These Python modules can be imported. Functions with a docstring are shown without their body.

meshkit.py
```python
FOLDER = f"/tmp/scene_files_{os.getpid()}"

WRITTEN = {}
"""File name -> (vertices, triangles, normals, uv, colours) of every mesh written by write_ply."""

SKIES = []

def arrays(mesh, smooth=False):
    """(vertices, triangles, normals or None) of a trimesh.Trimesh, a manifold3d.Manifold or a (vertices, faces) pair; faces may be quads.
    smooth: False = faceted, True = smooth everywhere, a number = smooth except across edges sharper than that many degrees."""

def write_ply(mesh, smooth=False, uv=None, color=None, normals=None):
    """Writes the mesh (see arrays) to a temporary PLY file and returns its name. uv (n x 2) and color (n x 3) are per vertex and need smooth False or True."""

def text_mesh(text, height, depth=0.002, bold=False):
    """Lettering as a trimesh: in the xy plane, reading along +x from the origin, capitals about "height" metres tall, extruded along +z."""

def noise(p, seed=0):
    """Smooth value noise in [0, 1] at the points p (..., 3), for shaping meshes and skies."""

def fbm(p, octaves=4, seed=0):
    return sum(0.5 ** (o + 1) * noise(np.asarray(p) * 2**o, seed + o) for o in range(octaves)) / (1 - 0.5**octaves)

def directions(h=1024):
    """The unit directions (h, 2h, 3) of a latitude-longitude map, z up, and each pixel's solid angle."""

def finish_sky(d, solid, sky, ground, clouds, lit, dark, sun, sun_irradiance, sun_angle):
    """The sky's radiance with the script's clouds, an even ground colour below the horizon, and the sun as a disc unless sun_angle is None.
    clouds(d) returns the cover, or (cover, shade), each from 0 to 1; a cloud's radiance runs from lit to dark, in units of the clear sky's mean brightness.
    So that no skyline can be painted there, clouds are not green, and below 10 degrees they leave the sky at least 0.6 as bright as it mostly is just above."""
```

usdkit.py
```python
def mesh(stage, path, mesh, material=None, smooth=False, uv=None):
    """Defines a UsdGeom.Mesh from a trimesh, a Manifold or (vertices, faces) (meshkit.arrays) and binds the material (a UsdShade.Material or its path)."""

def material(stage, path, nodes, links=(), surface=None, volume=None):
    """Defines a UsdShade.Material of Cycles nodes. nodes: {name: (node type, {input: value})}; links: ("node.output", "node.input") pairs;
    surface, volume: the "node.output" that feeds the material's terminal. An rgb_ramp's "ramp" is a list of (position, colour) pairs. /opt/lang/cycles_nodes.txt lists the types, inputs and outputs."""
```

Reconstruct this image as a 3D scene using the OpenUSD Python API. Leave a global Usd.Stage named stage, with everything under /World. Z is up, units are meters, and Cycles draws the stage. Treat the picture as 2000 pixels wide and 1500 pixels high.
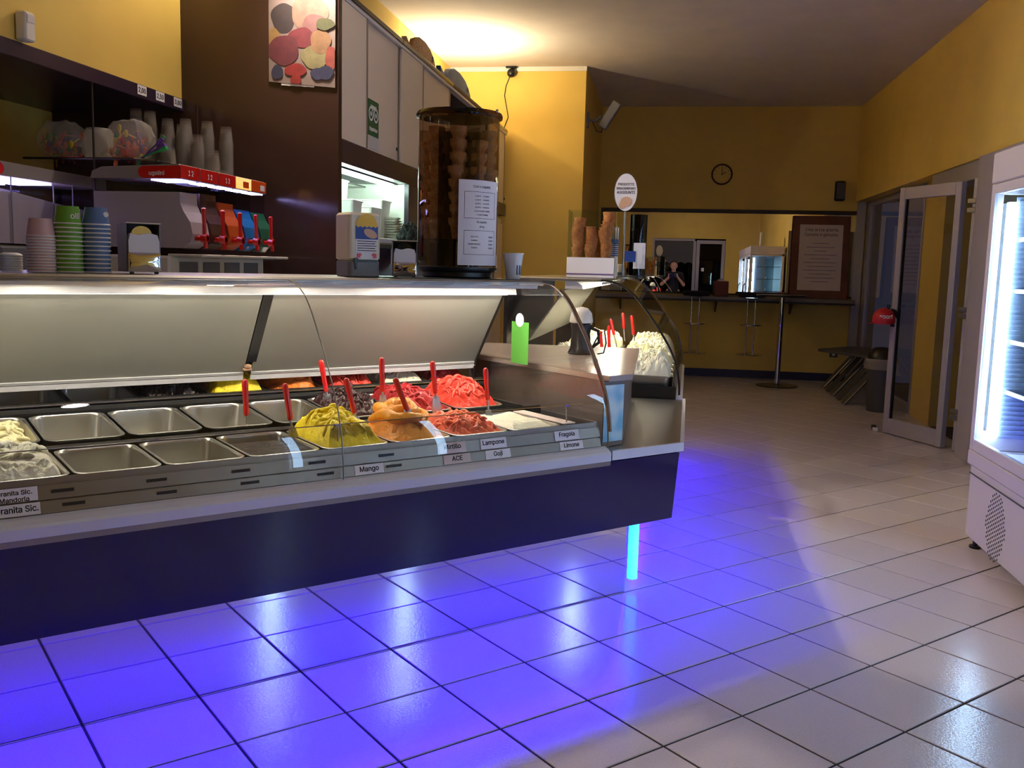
import math, numpy as np, trimesh, manifold3d as mf, usdkit, meshkit
from pxr import Usd, UsdGeom, UsdLux, UsdShade, Sdf, Gf
from shapely.geometry import Polygon, box as sbox, Point
from shapely import affinity
rng = np.random.default_rng(7)
stage = Usd.Stage.CreateInMemory()
W = UsdGeom.Xform.Define(stage, '/World'); UsdGeom.Scope.Define(stage, '/World/Looks')
# ------------------------------------------------------------------ camera, sky, lights, exposure
EXPOSURE = 0.35
CAM_POS = (0.0, 0.0, 1.3695)
YAW, PITCH, ROLL, FPX = math.radians(-9.2356), math.radians(7.2448), math.radians(1.4501), 1818.92
def cam_axes():
    f = np.array([math.sin(YAW) * math.cos(PITCH), math.cos(YAW) * math.cos(PITCH), -math.sin(PITCH)])
    r = np.array([math.cos(YAW), -math.sin(YAW), 0.0]); u = np.cross(r, f)
    c, s = math.cos(ROLL), math.sin(ROLL)
    return c * r + s * u, -s * r + c * u, f
CR, CU, CF = cam_axes()
cam = UsdGeom.Camera.Define(stage, '/World/camera')
cam.CreateHorizontalApertureAttr(36.0); cam.CreateVerticalApertureAttr(27.0)
cam.CreateFocalLengthAttr(36.0 * FPX / 2000.0); cam.CreateFStopAttr(0.0); cam.CreateExposureAttr(EXPOSURE)
cam.CreateClippingRangeAttr(Gf.Vec2f(0.03, 200.0))
cam.AddTransformOp().Set(Gf.Matrix4d(*[float(x) for x in (*CR, 0, *CU, 0, *(-CF), 0, *CAM_POS, 1)]))
dome = UsdLux.DomeLight.Define(stage, '/World/night_sky'); dome.CreateIntensityAttr(0.012); dome.CreateColorAttr(Gf.Vec3f(0.55, 0.6, 1.0))
def lin(c):
    c = np.asarray(c, float) / 255.0
    return tuple(float(x) for x in np.where(c <= 0.04045, c / 12.92, ((c + 0.055) / 1.055) ** 2.4))
def sphere_light(path, pos, radius, power, color):
    l = UsdLux.SphereLight.Define(stage, path); l.CreateRadiusAttr(radius); l.CreateIntensityAttr(power); l.CreateColorAttr(Gf.Vec3f(*color)); l.AddTranslateOp().Set(Gf.Vec3d(*pos)); return l
def disk_light(path, pos, radius, inten, color, rot=(0, 0, 0), cone=None, soft=0.3):
    l = UsdLux.DiskLight.Define(stage, path); l.CreateRadiusAttr(radius); l.CreateIntensityAttr(inten); l.CreateColorAttr(Gf.Vec3f(*color))
    l.AddTranslateOp().Set(Gf.Vec3d(*pos)); l.AddRotateXYZOp().Set(Gf.Vec3f(*rot))
    if cone:
        s = UsdLux.ShapingAPI.Apply(l.GetPrim()); s.CreateShapingConeAngleAttr(cone); s.CreateShapingConeSoftnessAttr(soft)
    return l
WARM = (1.0, 0.85, 0.60); NEUT = (1.0, 0.90, 0.88)
BEAM_I = 1650.0
KEY_I, UP_I, DOWN_I, LED_I, CASE_I, FRIDGE_I = 140.0, 1700.0, 5.5, 9.0, 27.0, 24.0
FAR_FILL_I = 150.0; CAB_FILL_I = 900.0  # strengths of the two added fill spots
# ------------------------------------------------------------------ materials
MATS = {}
def M(name, rgb=None, rough=0.5, metal=0.0, spec=0.5, emit=None, estr=0.0, bump=0.0, bscale=60.0, var=0.0, vscale=4.0, coat=0.0, trans=0.0, rgb2=None, lo=0.35, hi=0.65, sub=0.0, aniso=None):
    if name in MATS: return MATS[name]
    n = {'p': ('principled_bsdf', {'roughness': rough, 'metallic': metal, 'specular_ior_level': spec, 'coat_weight': coat, 'transmission_weight': trans})}
    L = []
    if rgb is not None: n['p'][1]['base_color'] = lin(rgb)
    if emit is not None: n['p'][1]['emission_color'] = lin(emit); n['p'][1]['emission_strength'] = estr
    if sub: n['p'][1].update(subsurface_weight=sub, subsurface_scale=0.01)
    if var or rgb2 is not None or bump:
        n['tc'] = ('texture_coordinate', {})
        src = 'tc.object'
        if aniso is not None:
            n['mp'] = ('mapping', {'scale': aniso}); L.append(('tc.object', 'mp.vector')); src = 'mp.vector'
    if var or rgb2 is not None:
        c1 = np.array(lin(rgb)); c2 = np.array(lin(rgb2)) if rgb2 is not None else c1 * (1 - var)
        n['nz'] = ('noise_texture', {'scale': vscale, 'detail': 2.0, 'roughness': 0.6}); L.append((src, 'nz.vector'))
        n['rp'] = ('rgb_ramp', {'ramp': [(lo, tuple(c2)), (hi, tuple(c1))]}); L += [('nz.fac', 'rp.fac'), ('rp.color', 'p.base_color')]
    if bump:
        n['nb'] = ('noise_texture', {'scale': bscale, 'detail': 1.0}); L.append((src, 'nb.vector'))
        n['bp'] = ('bump', {'strength': bump, 'distance': 0.01}); L += [('nb.fac', 'bp.height'), ('bp.normal', 'p.normal')]
    MATS[name] = usdkit.material(stage, '/World/Looks/' + name, n, L, surface='p.BSDF'); return MATS[name]
def pane(name, tint=(255, 255, 255), refl=(1, 1, 1), ior=1.45, rough=0.0):
    MATS[name] = usdkit.material(stage, '/World/Looks/' + name, {'t': ('transparent_bsdf', {'color': lin(tint)}), 'g': ('glossy_bsdf', {'color': refl, 'roughness': rough}), 'f': ('fresnel', {'IOR': ior}), 'ge': ('geometry', {}), 'k': ('math', {'math_type': 'subtract', 'value1': 1.0}), 'x': ('math', {'math_type': 'multiply'}), 'm': ('mix_closure', {})},
        [('ge.backfacing', 'k.value2'), ('f.fac', 'x.value1'), ('k.value', 'x.value2'), ('x.value', 'm.fac'), ('t.BSDF', 'm.closure1'), ('g.BSDF', 'm.closure2')], surface='m.closure'); return MATS[name]
def film(name, rgb, alpha, rough=0.2):
    "thin plastic: part see-through, part solid"
    MATS[name] = usdkit.material(stage, '/World/Looks/' + name, {'t': ('transparent_bsdf', {'color': (1, 1, 1)}), 'p': ('principled_bsdf', {'base_color': lin(rgb), 'roughness': rough}), 'm': ('mix_closure', {'fac': alpha})},
        [('t.BSDF', 'm.closure1'), ('p.BSDF', 'm.closure2')], surface='m.closure'); return MATS[name]
M('yellow_paint', (228, 194, 96), 0.75, var=0.08, vscale=2)
M('ceiling_paint', (212, 200, 184), 0.9, var=0.06, vscale=3)
M('white_paint', (225, 220, 205), 0.7)
M('tile', (206, 194, 196), 0.20, bump=0.05, bscale=110, var=0.10, vscale=160)
M('tile_b', (200, 188, 189), 0.22, bump=0.05, bscale=110, var=0.10, vscale=150)
M('tile_c', (210, 199, 200), 0.19, bump=0.05, bscale=120, var=0.10, vscale=170)
M('grout', (50, 42, 44), 0.9)
M('brown_laminate', (66, 46, 40), 0.14)
M('indigo_laminate', (52, 38, 54), 0.28)
M('cabinet_cream', (230, 216, 200), 0.42)
M('cabinet_dark', (45, 32, 26), 0.5)
M('slab_grey', (164, 148, 138), 0.22); M('cab_taupe', (112, 98, 92), 0.4)
M('alu', (150, 146, 140), 0.35, metal=0.8)
M('alu_grey', (172, 164, 170), 0.42, metal=0.15)
M('counter_blue', (34, 30, 76), 0.12)
M('mirror_steel', (225, 222, 225), 0.03, metal=1.0)
M('mirror', (228, 226, 215), 0.0, metal=1.0)
M('steel', (206, 203, 196), 0.28, metal=1.0, bump=0.03, bscale=8, aniso=(4, 60, 4))
M('steel_satin', (170, 166, 160), 0.38, metal=1.0); M('steel_rail', (140, 130, 116), 0.35, metal=0.5)
M('steel_dark', (70, 68, 66), 0.32, metal=0.9)
M('chrome', (215, 215, 220), 0.06, metal=1.0)
M('rail_white', (214, 212, 216), 0.32)
M('flap_grey', (138, 136, 128), 0.45)
M('black_plastic', (22, 21, 23), 0.35)
M('black_matte', (16, 15, 16), 0.8)
M('white_plastic', (226, 222, 212), 0.35)
M('cream_plastic', (226, 214, 188), 0.4)
M('grey_plastic', (118, 118, 124), 0.45)
M('dark_grey_plastic', (70, 70, 76), 0.5)
M('lid_grey', (150, 140, 132), 0.4)
M('red_plastic', (205, 22, 18), 0.25, coat=0.3)
M('red_label', (216, 22, 24), 0.3)
M('orange_label', (232, 84, 22), 0.35)
M('amber_label', (255, 176, 40), 0.4)
M('paper', (232, 228, 232), 0.75)
M('paper_warm', (212, 194, 188), 0.8); M('poster_paper', (134, 116, 108), 0.8)
M('ink', (24, 22, 26), 0.8)
M('ink_violet', (116, 92, 140), 0.8)
M('wood_trim', (140, 118, 92), 0.5, rgb2=(120, 92, 62), vscale=12)
M('wood_fish', (222, 176, 124), 0.6, rgb2=(180, 122, 74), vscale=5, aniso=(2, 14, 14))
M('blue_fish', (62, 98, 152), 0.5, rgb2=(48, 76, 124), vscale=6)
M('slat_grey', (92, 88, 80), 0.7, rgb2=(74, 70, 64), vscale=6, aniso=(2, 20, 20))
M('baseboard_blue', (38, 34, 66), 0.5)
M('stone_grey', (118, 108, 100), 0.4, var=0.15, vscale=25)
M('board_brown', (112, 62, 40), 0.6, rgb2=(92, 50, 34), vscale=5)
M('box_red', (104, 40, 32), 0.6)
M('cap_red', (196, 26, 32), 0.55)
M('wafer', (206, 164, 122), 0.8, rgb2=(172, 126, 86), vscale=30, bump=0.3, bscale=50)
M('waffle', (214, 138, 78), 0.75, rgb2=(176, 100, 50), vscale=40, bump=0.4, bscale=60)
M('green_sticker', (38, 92, 52), 0.6)
M('green_card', (84, 158, 62), 0.6)
M('sky_sticker', (120, 182, 216), 0.4, rgb2=(200, 220, 226), vscale=5, lo=0.45, hi=0.55)
M('sun_yellow', (236, 190, 60), 0.5)
M('sticker_blue', (40, 72, 150), 0.5)
M('skin_print', (214, 170, 140), 0.6)
M('cup_green', (104, 160, 40), 0.5)
M('cup_blue', (88, 116, 156), 0.5)
M('cup_pink', (214, 170, 164), 0.5)
M('cup_rim', (226, 222, 214), 0.5)
M('night', (10, 10, 14), 0.9)
M('cloth_dark', (26, 24, 34), 0.9); M('skin', (206, 156, 130), 0.55); M('hair', (38, 28, 24), 0.7); M('trousers', (30, 34, 52), 0.9)
pane('glass', ior=1.36); pane('fridge_glass', (235, 245, 245)); pane('door_glass', (240, 240, 244), ior=1.5); pane('window_glass', (70, 72, 84), ior=1.5)
pane('smoke_acrylic', (234, 226, 216)); pane('end_pane', ior=1.5); pane('clear_acrylic', (244, 248, 248)); pane('tank_acrylic', (226, 226, 236))
pane('smoke_lid', (120, 96, 74)); pane('shelf_glass', (170, 176, 172), ior=1.8)
film('clear_cup', (232, 220, 208), 0.075, .15); film('bag_film', (236, 232, 226), 0.26, 0.06); film('paper_film', (232, 232, 232), 0.8)
M('spoon_red', (214, 44, 40), 0.3); M('spoon_orange', (226, 110, 50), 0.3); M('spoon_green', (40, 150, 84), 0.3); M('spoon_yellow', (226, 206, 60), 0.3); M('spoon_purple', (92, 50, 150), 0.3)
def emitter(name, rgb, strength): return M(name, (235, 235, 235), 0.5, emit=rgb, estr=strength)
emitter('led_blue', (48, 10, 255), 370.0); emitter('glare_cyan', (0, 130, 255), 4.0)  # the cyan emitter imitates glare of the blue strips
emitter('tube_case', (255, 247, 222), CASE_I * 2.4); emitter('tube_low', (255, 247, 226), CASE_I * 0.22); emitter('tube_fridge', (196, 218, 255), FRIDGE_I)
emitter('tube_recess', (214, 255, 236), 46.0); emitter('led_machine', (190, 180, 255), 11.0); emitter('lamp_glass', (255, 190, 110), 20.0)
emitter('amber_lit', (255, 170, 30), 0.9); emitter('indicator', (90, 100, 255), 0.35)
# ------------------------------------------------------------------ mesh helpers
def cat(*ms): return trimesh.util.concatenate([m for m in ms])
def tm(v, f): return trimesh.Trimesh(np.asarray(v, float), np.asarray(f), process=False)
def bx(x0, x1, y0, y1, z0, z1, b=0.0):
    if b <= 0:
        m = trimesh.creation.box((x1 - x0, y1 - y0, z1 - z0)); m.apply_translation(((x0 + x1) / 2, (y0 + y1) / 2, (z0 + z1) / 2)); return m
    v = [(x, y, z) for sx in (0, 1) for sy in (0, 1) for sz in (0, 1) for x, y, z in (
        ((x0 + b, x1 - b)[sx], (y0 + b, y1 - b)[sy], (z0, z1)[sz]), ((x0 + b, x1 - b)[sx], (y0, y1)[sy], (z0 + b, z1 - b)[sz]), ((x0, x1)[sx], (y0 + b, y1 - b)[sy], (z0 + b, z1 - b)[sz]))]
    h = mf.Manifold.hull_points(np.array(v, np.float32)).to_mesh(); return tm(h.vert_properties[:, :3], h.tri_verts)
def xf(m, t=(0, 0, 0), rx=0, ry=0, rz=0, s=None):
    m = m.copy()
    if s is not None: m.apply_scale(s)
    for a, ax in ((rx, (1, 0, 0)), (ry, (0, 1, 0)), (rz, (0, 0, 1))):
        if a: m.apply_transform(trimesh.transformations.rotation_matrix(math.radians(a), ax))
    m.apply_translation(t); return m
def loft(loops, cap0=True, cap1=True):
    n = len(loops[0]); v = np.vstack(loops); k = len(loops); i = np.arange(n); j = (i + 1) % n; f = []
    for a in range(k - 1):
        f += [np.stack([a * n + i, a * n + j, (a + 1) * n + j], 1), np.stack([a * n + i, (a + 1) * n + j, (a + 1) * n + i], 1)]
    v = list(v)
    for on, a in ((cap0, 0), (cap1, k - 1)):
        if on:
            c = len(v); v.append(np.mean(loops[a], 0)); t = np.stack([np.full(n, c), a * n + j, a * n + i], 1); f.append(t if a == 0 else t[:, ::-1])
    return tm(np.array(v), np.vstack(f))
def lathe(prof, n=32, cap0=True, cap1=True):
    a = np.arange(n) * 2 * np.pi / n
    return loft([np.stack([r * np.cos(a), r * np.sin(a), np.full(n, z)], 1) for r, z in prof], cap0, cap1)
def cyl(r, z0, z1, n=24, b=0.0):
    return lathe([(r - b, z0), (r, z0 + b), (r, z1 - b), (r - b, z1)] if b else [(r, z0), (r, z1)], n)
def tube(pts, r, n=10, cap=True):
    p = np.asarray(pts, float); t = np.gradient(p, axis=0); t /= np.linalg.norm(t, axis=1, keepdims=True) + 1e-12
    r = np.broadcast_to(r, (len(p),)); ref = np.array([0, 0, 1.0]) if abs(t[0][2]) < 0.9 else np.array([1.0, 0, 0]); loops = []
    a = np.arange(n) * 2 * np.pi / n
    for q, d, rr in zip(p, t, r):
        u = np.cross(d, ref); u /= np.linalg.norm(u) + 1e-12; w = np.cross(d, u); ref = np.cross(u, d) * 1.0
        loops.append(q + rr * (np.cos(a)[:, None] * u + np.sin(a)[:, None] * w))
    return loft(loops, cap, cap)
def rod(a, b, r, n=10): return tube([a, b], r, n)
def prism(poly, z0, z1):
    m = trimesh.creation.extrude_polygon(poly if hasattr(poly, 'exterior') else Polygon(poly), z1 - z0, engine='earcut'); m.apply_translation((0, 0, z0)); return m
def prism_x(yz, x0, x1):
    "polygon in (y, z) swept along x"
    m = prism(yz, 0, x1 - x0); v = m.vertices.copy(); return tm(np.stack([v[:, 2] + x0, v[:, 0], v[:, 1]], 1), m.faces)
def prism_y(xz, y0, y1):
    "polygon in (x, z) swept along y"
    m = prism(xz, 0, y1 - y0); v = m.vertices.copy(); return tm(np.stack([v[:, 0], v[:, 2] + y0, v[:, 1]], 1), m.faces[:, ::-1])
def rrect(w, l, r, n=6):
    out = []
    for cx, cy, a0 in ((w / 2 - r, l / 2 - r, 0), (-w / 2 + r, l / 2 - r, 90), (-w / 2 + r, -l / 2 + r, 180), (w / 2 - r, -l / 2 + r, 270)):
        for k in range(n + 1):
            a = math.radians(a0 + 90 * k / n); out.append((cx + r * math.cos(a), cy + r * math.sin(a)))
    return np.array(out)
def at_z(loop, z): return np.column_stack([loop, np.full(len(loop), z)])
def rbox(w, l, h, r, b=0.004, z0=0.0):
    "box with round vertical corners and a small edge bevel, standing on z0"
    b = min(b, r * 0.8)
    return loft([at_z(rrect(w - 2 * b, l - 2 * b, r - b * 0.9), z0), at_z(rrect(w, l, r), z0 + b), at_z(rrect(w, l, r), z0 + h - b), at_z(rrect(w - 2 * b, l - 2 * b, r - b * 0.9), z0 + h)])
def text(s, h, bold=False, depth=0.0008, center=True, fit=None):
    m = meshkit.text_mesh(s, h, depth, bold)
    if center: m.apply_translation((-(m.bounds[0][0] + m.bounds[1][0]) / 2, 0, 0))
    if fit and m.extents[0] > fit: m.apply_transform(np.diag([fit / m.extents[0], 1, 1, 1]))
    return m
def stand(m):
    "from the xy plane (reading +x, up +y, front +z) to standing upright: reading +x, up +z, front -y"
    v = m.vertices; return tm(np.stack([v[:, 0], -v[:, 2], v[:, 1]], 1), m.faces)
def wrap(m, r, a0):
    v = m.vertices; a = a0 + v[:, 0] / r; rr = r + v[:, 2]; return tm(np.stack([rr * np.cos(a), rr * np.sin(a), v[:, 1]], 1), m.faces)
# ------------------------------------------------------------------ scene helpers
USED = {}
def number(parent, name):
    k = (parent, name); USED[k] = USED.get(k, -1) + 1; return name if USED[k] == 0 else f'{name}_{USED[k]:03d}'
def keys(p, **kw):
    for k, v in kw.items():
        if v: p.SetCustomDataByKey(k, v)
def thing(name, label=None, cat=None, loc=(0, 0, 0), rz=0.0, group=None, rx=0.0, kind=None):
    x = UsdGeom.Xform.Define(stage, '/World/' + number('/World', name)); x.AddTranslateOp().Set(Gf.Vec3d(*map(float, loc)))
    if rz: x.AddRotateZOp().Set(float(rz))
    if rx: x.AddRotateXOp().Set(float(rx))
    keys(x.GetPrim(), label=label, category=cat, group=group, kind=kind); return str(x.GetPath())
def part(parent, name, mesh, mat, smooth=35, label=None, kind=None):
    p = parent + '/' + number(parent, name); usdkit.mesh(stage, p, mesh, MATS[mat], smooth=smooth)
    keys(stage.GetPrimAtPath(p), label=label, kind=kind); return p
def solo(name, mesh, mat, label, cat, group=None, smooth=35, kind=None):
    p = '/World/' + number('/World', name); usdkit.mesh(stage, p, mesh, MATS[mat], smooth=smooth)
    keys(stage.GetPrimAtPath(p), label=label, category=cat, group=group, kind=kind); return p
def struct(name, mesh, mat, smooth=False): return solo(name, mesh, mat, None, None, kind='structure', smooth=smooth)
def copy(src, loc, rz=0.0, label=None, group=None, rx=0.0, ry=0.0, cat=None, scale=None):
    s = stage.GetPrimAtPath(src); base = src.split('/')[-1]
    if base[-4:-3] == '_' and base[-3:].isdigit(): base = base[:-4]
    d = s.GetCustomData(); x = UsdGeom.Xform.Define(stage, '/World/' + number('/World', base)); p = x.GetPrim()
    p.GetReferences().AddInternalReference(s.GetPath()); x.ClearXformOpOrder(); x.MakeMatrixXform().Set(
        Gf.Matrix4d(np.array((trimesh.transformations.translation_matrix(loc) @ trimesh.transformations.rotation_matrix(math.radians(rz), (0, 0, 1)) @ trimesh.transformations.rotation_matrix(math.radians(rx), (1, 0, 0)) @ trimesh.transformations.rotation_matrix(math.radians(ry), (0, 1, 0)) @ np.diag([*(scale or (1, 1, 1)), 1])).T).tolist()))
    keys(p, label=label or d.get('label'), category=cat or d.get('category'), group=group or d.get('group')); p.SetInstanceable(True); return str(p.GetPath())
S2 = math.sqrt(0.5)
def CW(x, y, z=0.0):
    "main counter frame (x along the counter, y inward) to world"
    return np.array([-1.84555 + S2 * x - S2 * y, 1.84555 + S2 * x + S2 * y, z])
# ================================================================== STRUCTURE
YF, XR, ZC, YB = 12.38, 2.28, 3.43, -2.0
XB, YBR, XBACK, XCAB, XL = -2.586, 4.74, -3.35, -1.72, -2.36
struct('ceiling', bx(-3.6, 3.0, YB - 0.2, YF + 0.2, ZC, ZC + 0.15), 'ceiling_paint')
struct('wall_far', bx(-2.6, 2.6, YF, YF + 0.2, 0, ZC), 'yellow_paint')
struct('wall_back', cat(bx(-3.6, -0.62, YB - 0.2, YB, 0, ZC), bx(-0.62, 1.38, YB - 0.2, YB, 2.40, ZC), bx(1.38, 3.0, YB - 0.2, YB, 0, ZC)), 'yellow_paint')
struct('wall_right', cat(bx(XR, 2.75, YB, YF, 2.265, ZC), bx(XR, 2.75, YB, 7.40, 0, 2.265), bx(2.43, 2.75, 8.99, 9.66, 0, 2.265)), 'yellow_paint')
struct('wall_left', cat(bx(XL - 0.2, XL, YBR + 0.06, YF, 0, ZC)), 'yellow_paint')
struct('wall_column', bx(XL, -0.92, 9.95, YF, 0, ZC - 0.0), 'yellow_paint')
struct('trim_1', bx(XL, -0.915, 9.935, 9.95, ZC - 0.045, ZC), 'white_paint')
struct('wall_bulkhead', cat(bx(XBACK, XB, YB, YBR, 2.20, ZC), bx(XBACK - 0.2, XBACK, YB, YBR, 0, ZC)), 'yellow_paint')
struct('trim_2', bx(XBACK, XB + 0.012, YB, YBR, 2.135, 2.20, 0.003), 'indigo_laminate')
struct('wall_panel', bx(XBACK, XCAB + 0.004, YBR, YBR + 0.05, 0, ZC), 'brown_laminate')
struct('baseboard_far', bx(-0.92, 2.32, YF - 0.018, YF, 0, 0.10, 0.004), 'baseboard_blue')
struct('trim_3', cat(bx(2.30, 2.40, YF - 0.06, YF, 0, 2.265), bx(2.42, 2.46, 12.20, 12.34, 0, 2.265)), 'alu_grey')
# floor: grout bed and tiles at 45 degrees, each its own piece
fl = thing('floor', kind='structure')
part(fl, 'grout_bed', bx(-3.6, 3.4, YB - 0.2, YF + 0.2, -0.12, -0.004), 'grout', False)
TS, OA, OB = 0.34, 1.187, -2.135
room = Polygon([(-3.35, YB), (2.44, YB), (2.44, YF), (-2.36, YF), (-2.36, 4.74), (-3.35, 4.74)])
tiles = []
for i in range(-28, 36):
    for j in range(-36, 24):
        a0, b0 = OA + TS * i, OB + TS * j
        c = np.array([(a0 + TS / 2 + (b0 + TS / 2)) * S2, (a0 + TS / 2 - (b0 + TS / 2)) * S2])
        sq = Polygon([((a + b) * S2, (a - b) * S2) for a, b in ((a0, b0), (a0 + TS, b0), (a0 + TS, b0 + TS), (a0, b0 + TS))]).buffer(-0.0042, join_style=2)
        if not sq.intersects(room): continue
        sq = sq.intersection(room)
        if sq.area < 0.002 or sq.geom_type != 'Polygon': continue
        d = np.array([*c, 0]) - CAM_POS; q = np.array([d @ CR, d @ CU, d @ CF])
        u, v = (1000 + FPX * q[0] / q[2], 750 - FPX * q[1] / q[2]) if q[2] > 0.3 else (-9999, -9999)
        hid = (b0 < -2.8 and a0 < 2.6) or (c[0] < -0.15 and c[1] > 3.7)
        tiles.append(((-150 < u < 2150 and 500 < v < 1720 and not hid), np.hypot(*d[:2]), sq))
tiles.sort(key=lambda t: (not t[0], t[1]))
def tile_mesh(sq):
    p = np.array(sq.exterior.coords)[:-1]
    if Polygon(p).exterior.is_ccw is False: p = p[::-1]
    inn = sq.buffer(-0.0022, join_style=2); q = np.array(inn.exterior.coords)[:-1]
    if not inn.exterior.is_ccw: q = q[::-1]
    if len(q) != len(p): return prism(sq, -0.008, 0)
    k = np.argmin(np.hypot(*(q - p[0]).T)); q = np.roll(q, -k, 0)
    return loft([at_z(p, -0.008), at_z(p, -0.0015), at_z(q, 0.0)], False, True)
rest = []
for k, (vis, _, sq) in enumerate(tiles):
    if vis and k < 300: part(fl, 'tile', tile_mesh(sq), ('tile', 'tile_b', 'tile_c', 'tile')[(k * 7) % 4], False)
    else: rest.append(tile_mesh(sq))
part(fl, 'tile_field', cat(*rest), 'tile', False, kind='stuff')
# far mirror set in a dark frame, turned a hair so that it faces the door
mz = thing('wall_mirror', 'wide wall mirror in a thin dark frame above the bar shelf', 'mirror', (0.9, YF - 0.024, 0), -0.36, None, -0.315)
part(mz, 'glass', bx(-1.75, 1.40, -0.004, 0.004, 1.08, 2.10), 'mirror', False)
part(mz, 'frame', cat(bx(-1.79, 1.44, -0.012, 0.012, 2.10, 2.15, 0.003), bx(-1.79, 1.44, -0.012, 0.012, 1.066, 1.085, 0.003), bx(1.40, 1.44, -0.012, 0.012, 1.085, 2.10, 0.003), bx(-1.79, -1.75, -0.012, 0.012, 1.085, 2.10, 0.003)), 'cabinet_dark', False)
# facade on the right: fixed glazing, open folding door leaf, jambs
w1 = thing('window_1', kind='structure', loc=(2.45, 0, 0))
part(w1, 'pane', bx(-0.004, 0.004, 9.70, 12.18, 0.09, 2.20), 'door_glass', False)
for y in (9.67, 12.16): part(w1, 'post', bx(-0.03, 0.03, y, y + 0.045, 0, 2.265, 0.003), 'alu_grey', False)
part(w1, 'rail', bx(-0.028, 0.028, 9.71, 12.16, 2.20, 2.262, 0.003), 'alu_grey', False); part(w1, 'rail', bx(-0.028, 0.028, 9.71, 12.16, 0, 0.09, 0.003), 'alu_grey', False)
def leaf(name, loc, rz, w, h=2.10, fr=0.065, bot=0.14, handle=False):
    d = thing(name, kind='structure', loc=loc, rz=rz)
    part(d, 'stile', bx(0, fr, -0.025, 0.025, 0.008, h, 0.004), 'alu_grey', False); part(d, 'stile', bx(w - fr, w, -0.025, 0.025, 0.008, h, 0.004), 'alu_grey', False)
    part(d, 'rail', bx(fr, w - fr, -0.024, 0.024, h - 0.10, h, 0.004), 'alu_grey', False); part(d, 'rail', bx(fr, w - fr, -0.024, 0.024, 0.008, bot, 0.004), 'alu_grey', False)
    part(d, 'pane', bx(fr, w - fr, -0.004, 0.004, bot, h - 0.10), 'door_glass', False)
    part(d, 'gasket', cat(bx(fr, fr + 0.012, -0.012, 0.012, bot, h - 0.1), bx(w - fr - 0.012, w - fr, -0.012, 0.012, bot, h - 0.1)), 'black_plastic', False)
    if handle: part(d, 'handle', cat(rod((0.035, -0.03, 0.98), (0.035, -0.09, 0.98), 0.012), rod((0.035, -0.08, 0.98), (0.035, -0.08, 1.12), 0.012), bx(0.01, 0.06, -0.034, -0.024, 0.93, 1.08, 0.004)), 'black_plastic')
    return d
ang = math.degrees(math.atan2(7.82 - 8.47, 2.24 - 1.936))
d1 = leaf('door_1', (1.936, 8.47, 0), ang, 0.717, 2.105, handle=True)
d2 = leaf('door_2', (2.30, 7.74, 0), -58, 0.17, 2.12)
for z in (0.25, 0.30, 1.05, 1.10, 1.86, 1.93): part(d2, 'hinge', bx(-0.03, 0.05, -0.045, -0.02, z, z + 0.038, 0.004), 'alu', False)
struct('trim_4', cat(bx(2.25, 2.44, 6.40, 7.55, 0, 2.262, 0.004), bx(2.38, 2.46, 7.55, 7.62, 0, 2.262, 0.004), bx(2.30, 2.46, 7.40, 9.0, 2.12, 2.264, 0.004)), 'alu_grey')
struct('wall_outside', cat(bx(5.5, 5.6, 3, 16, -0.5, 4)), 'night')
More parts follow.
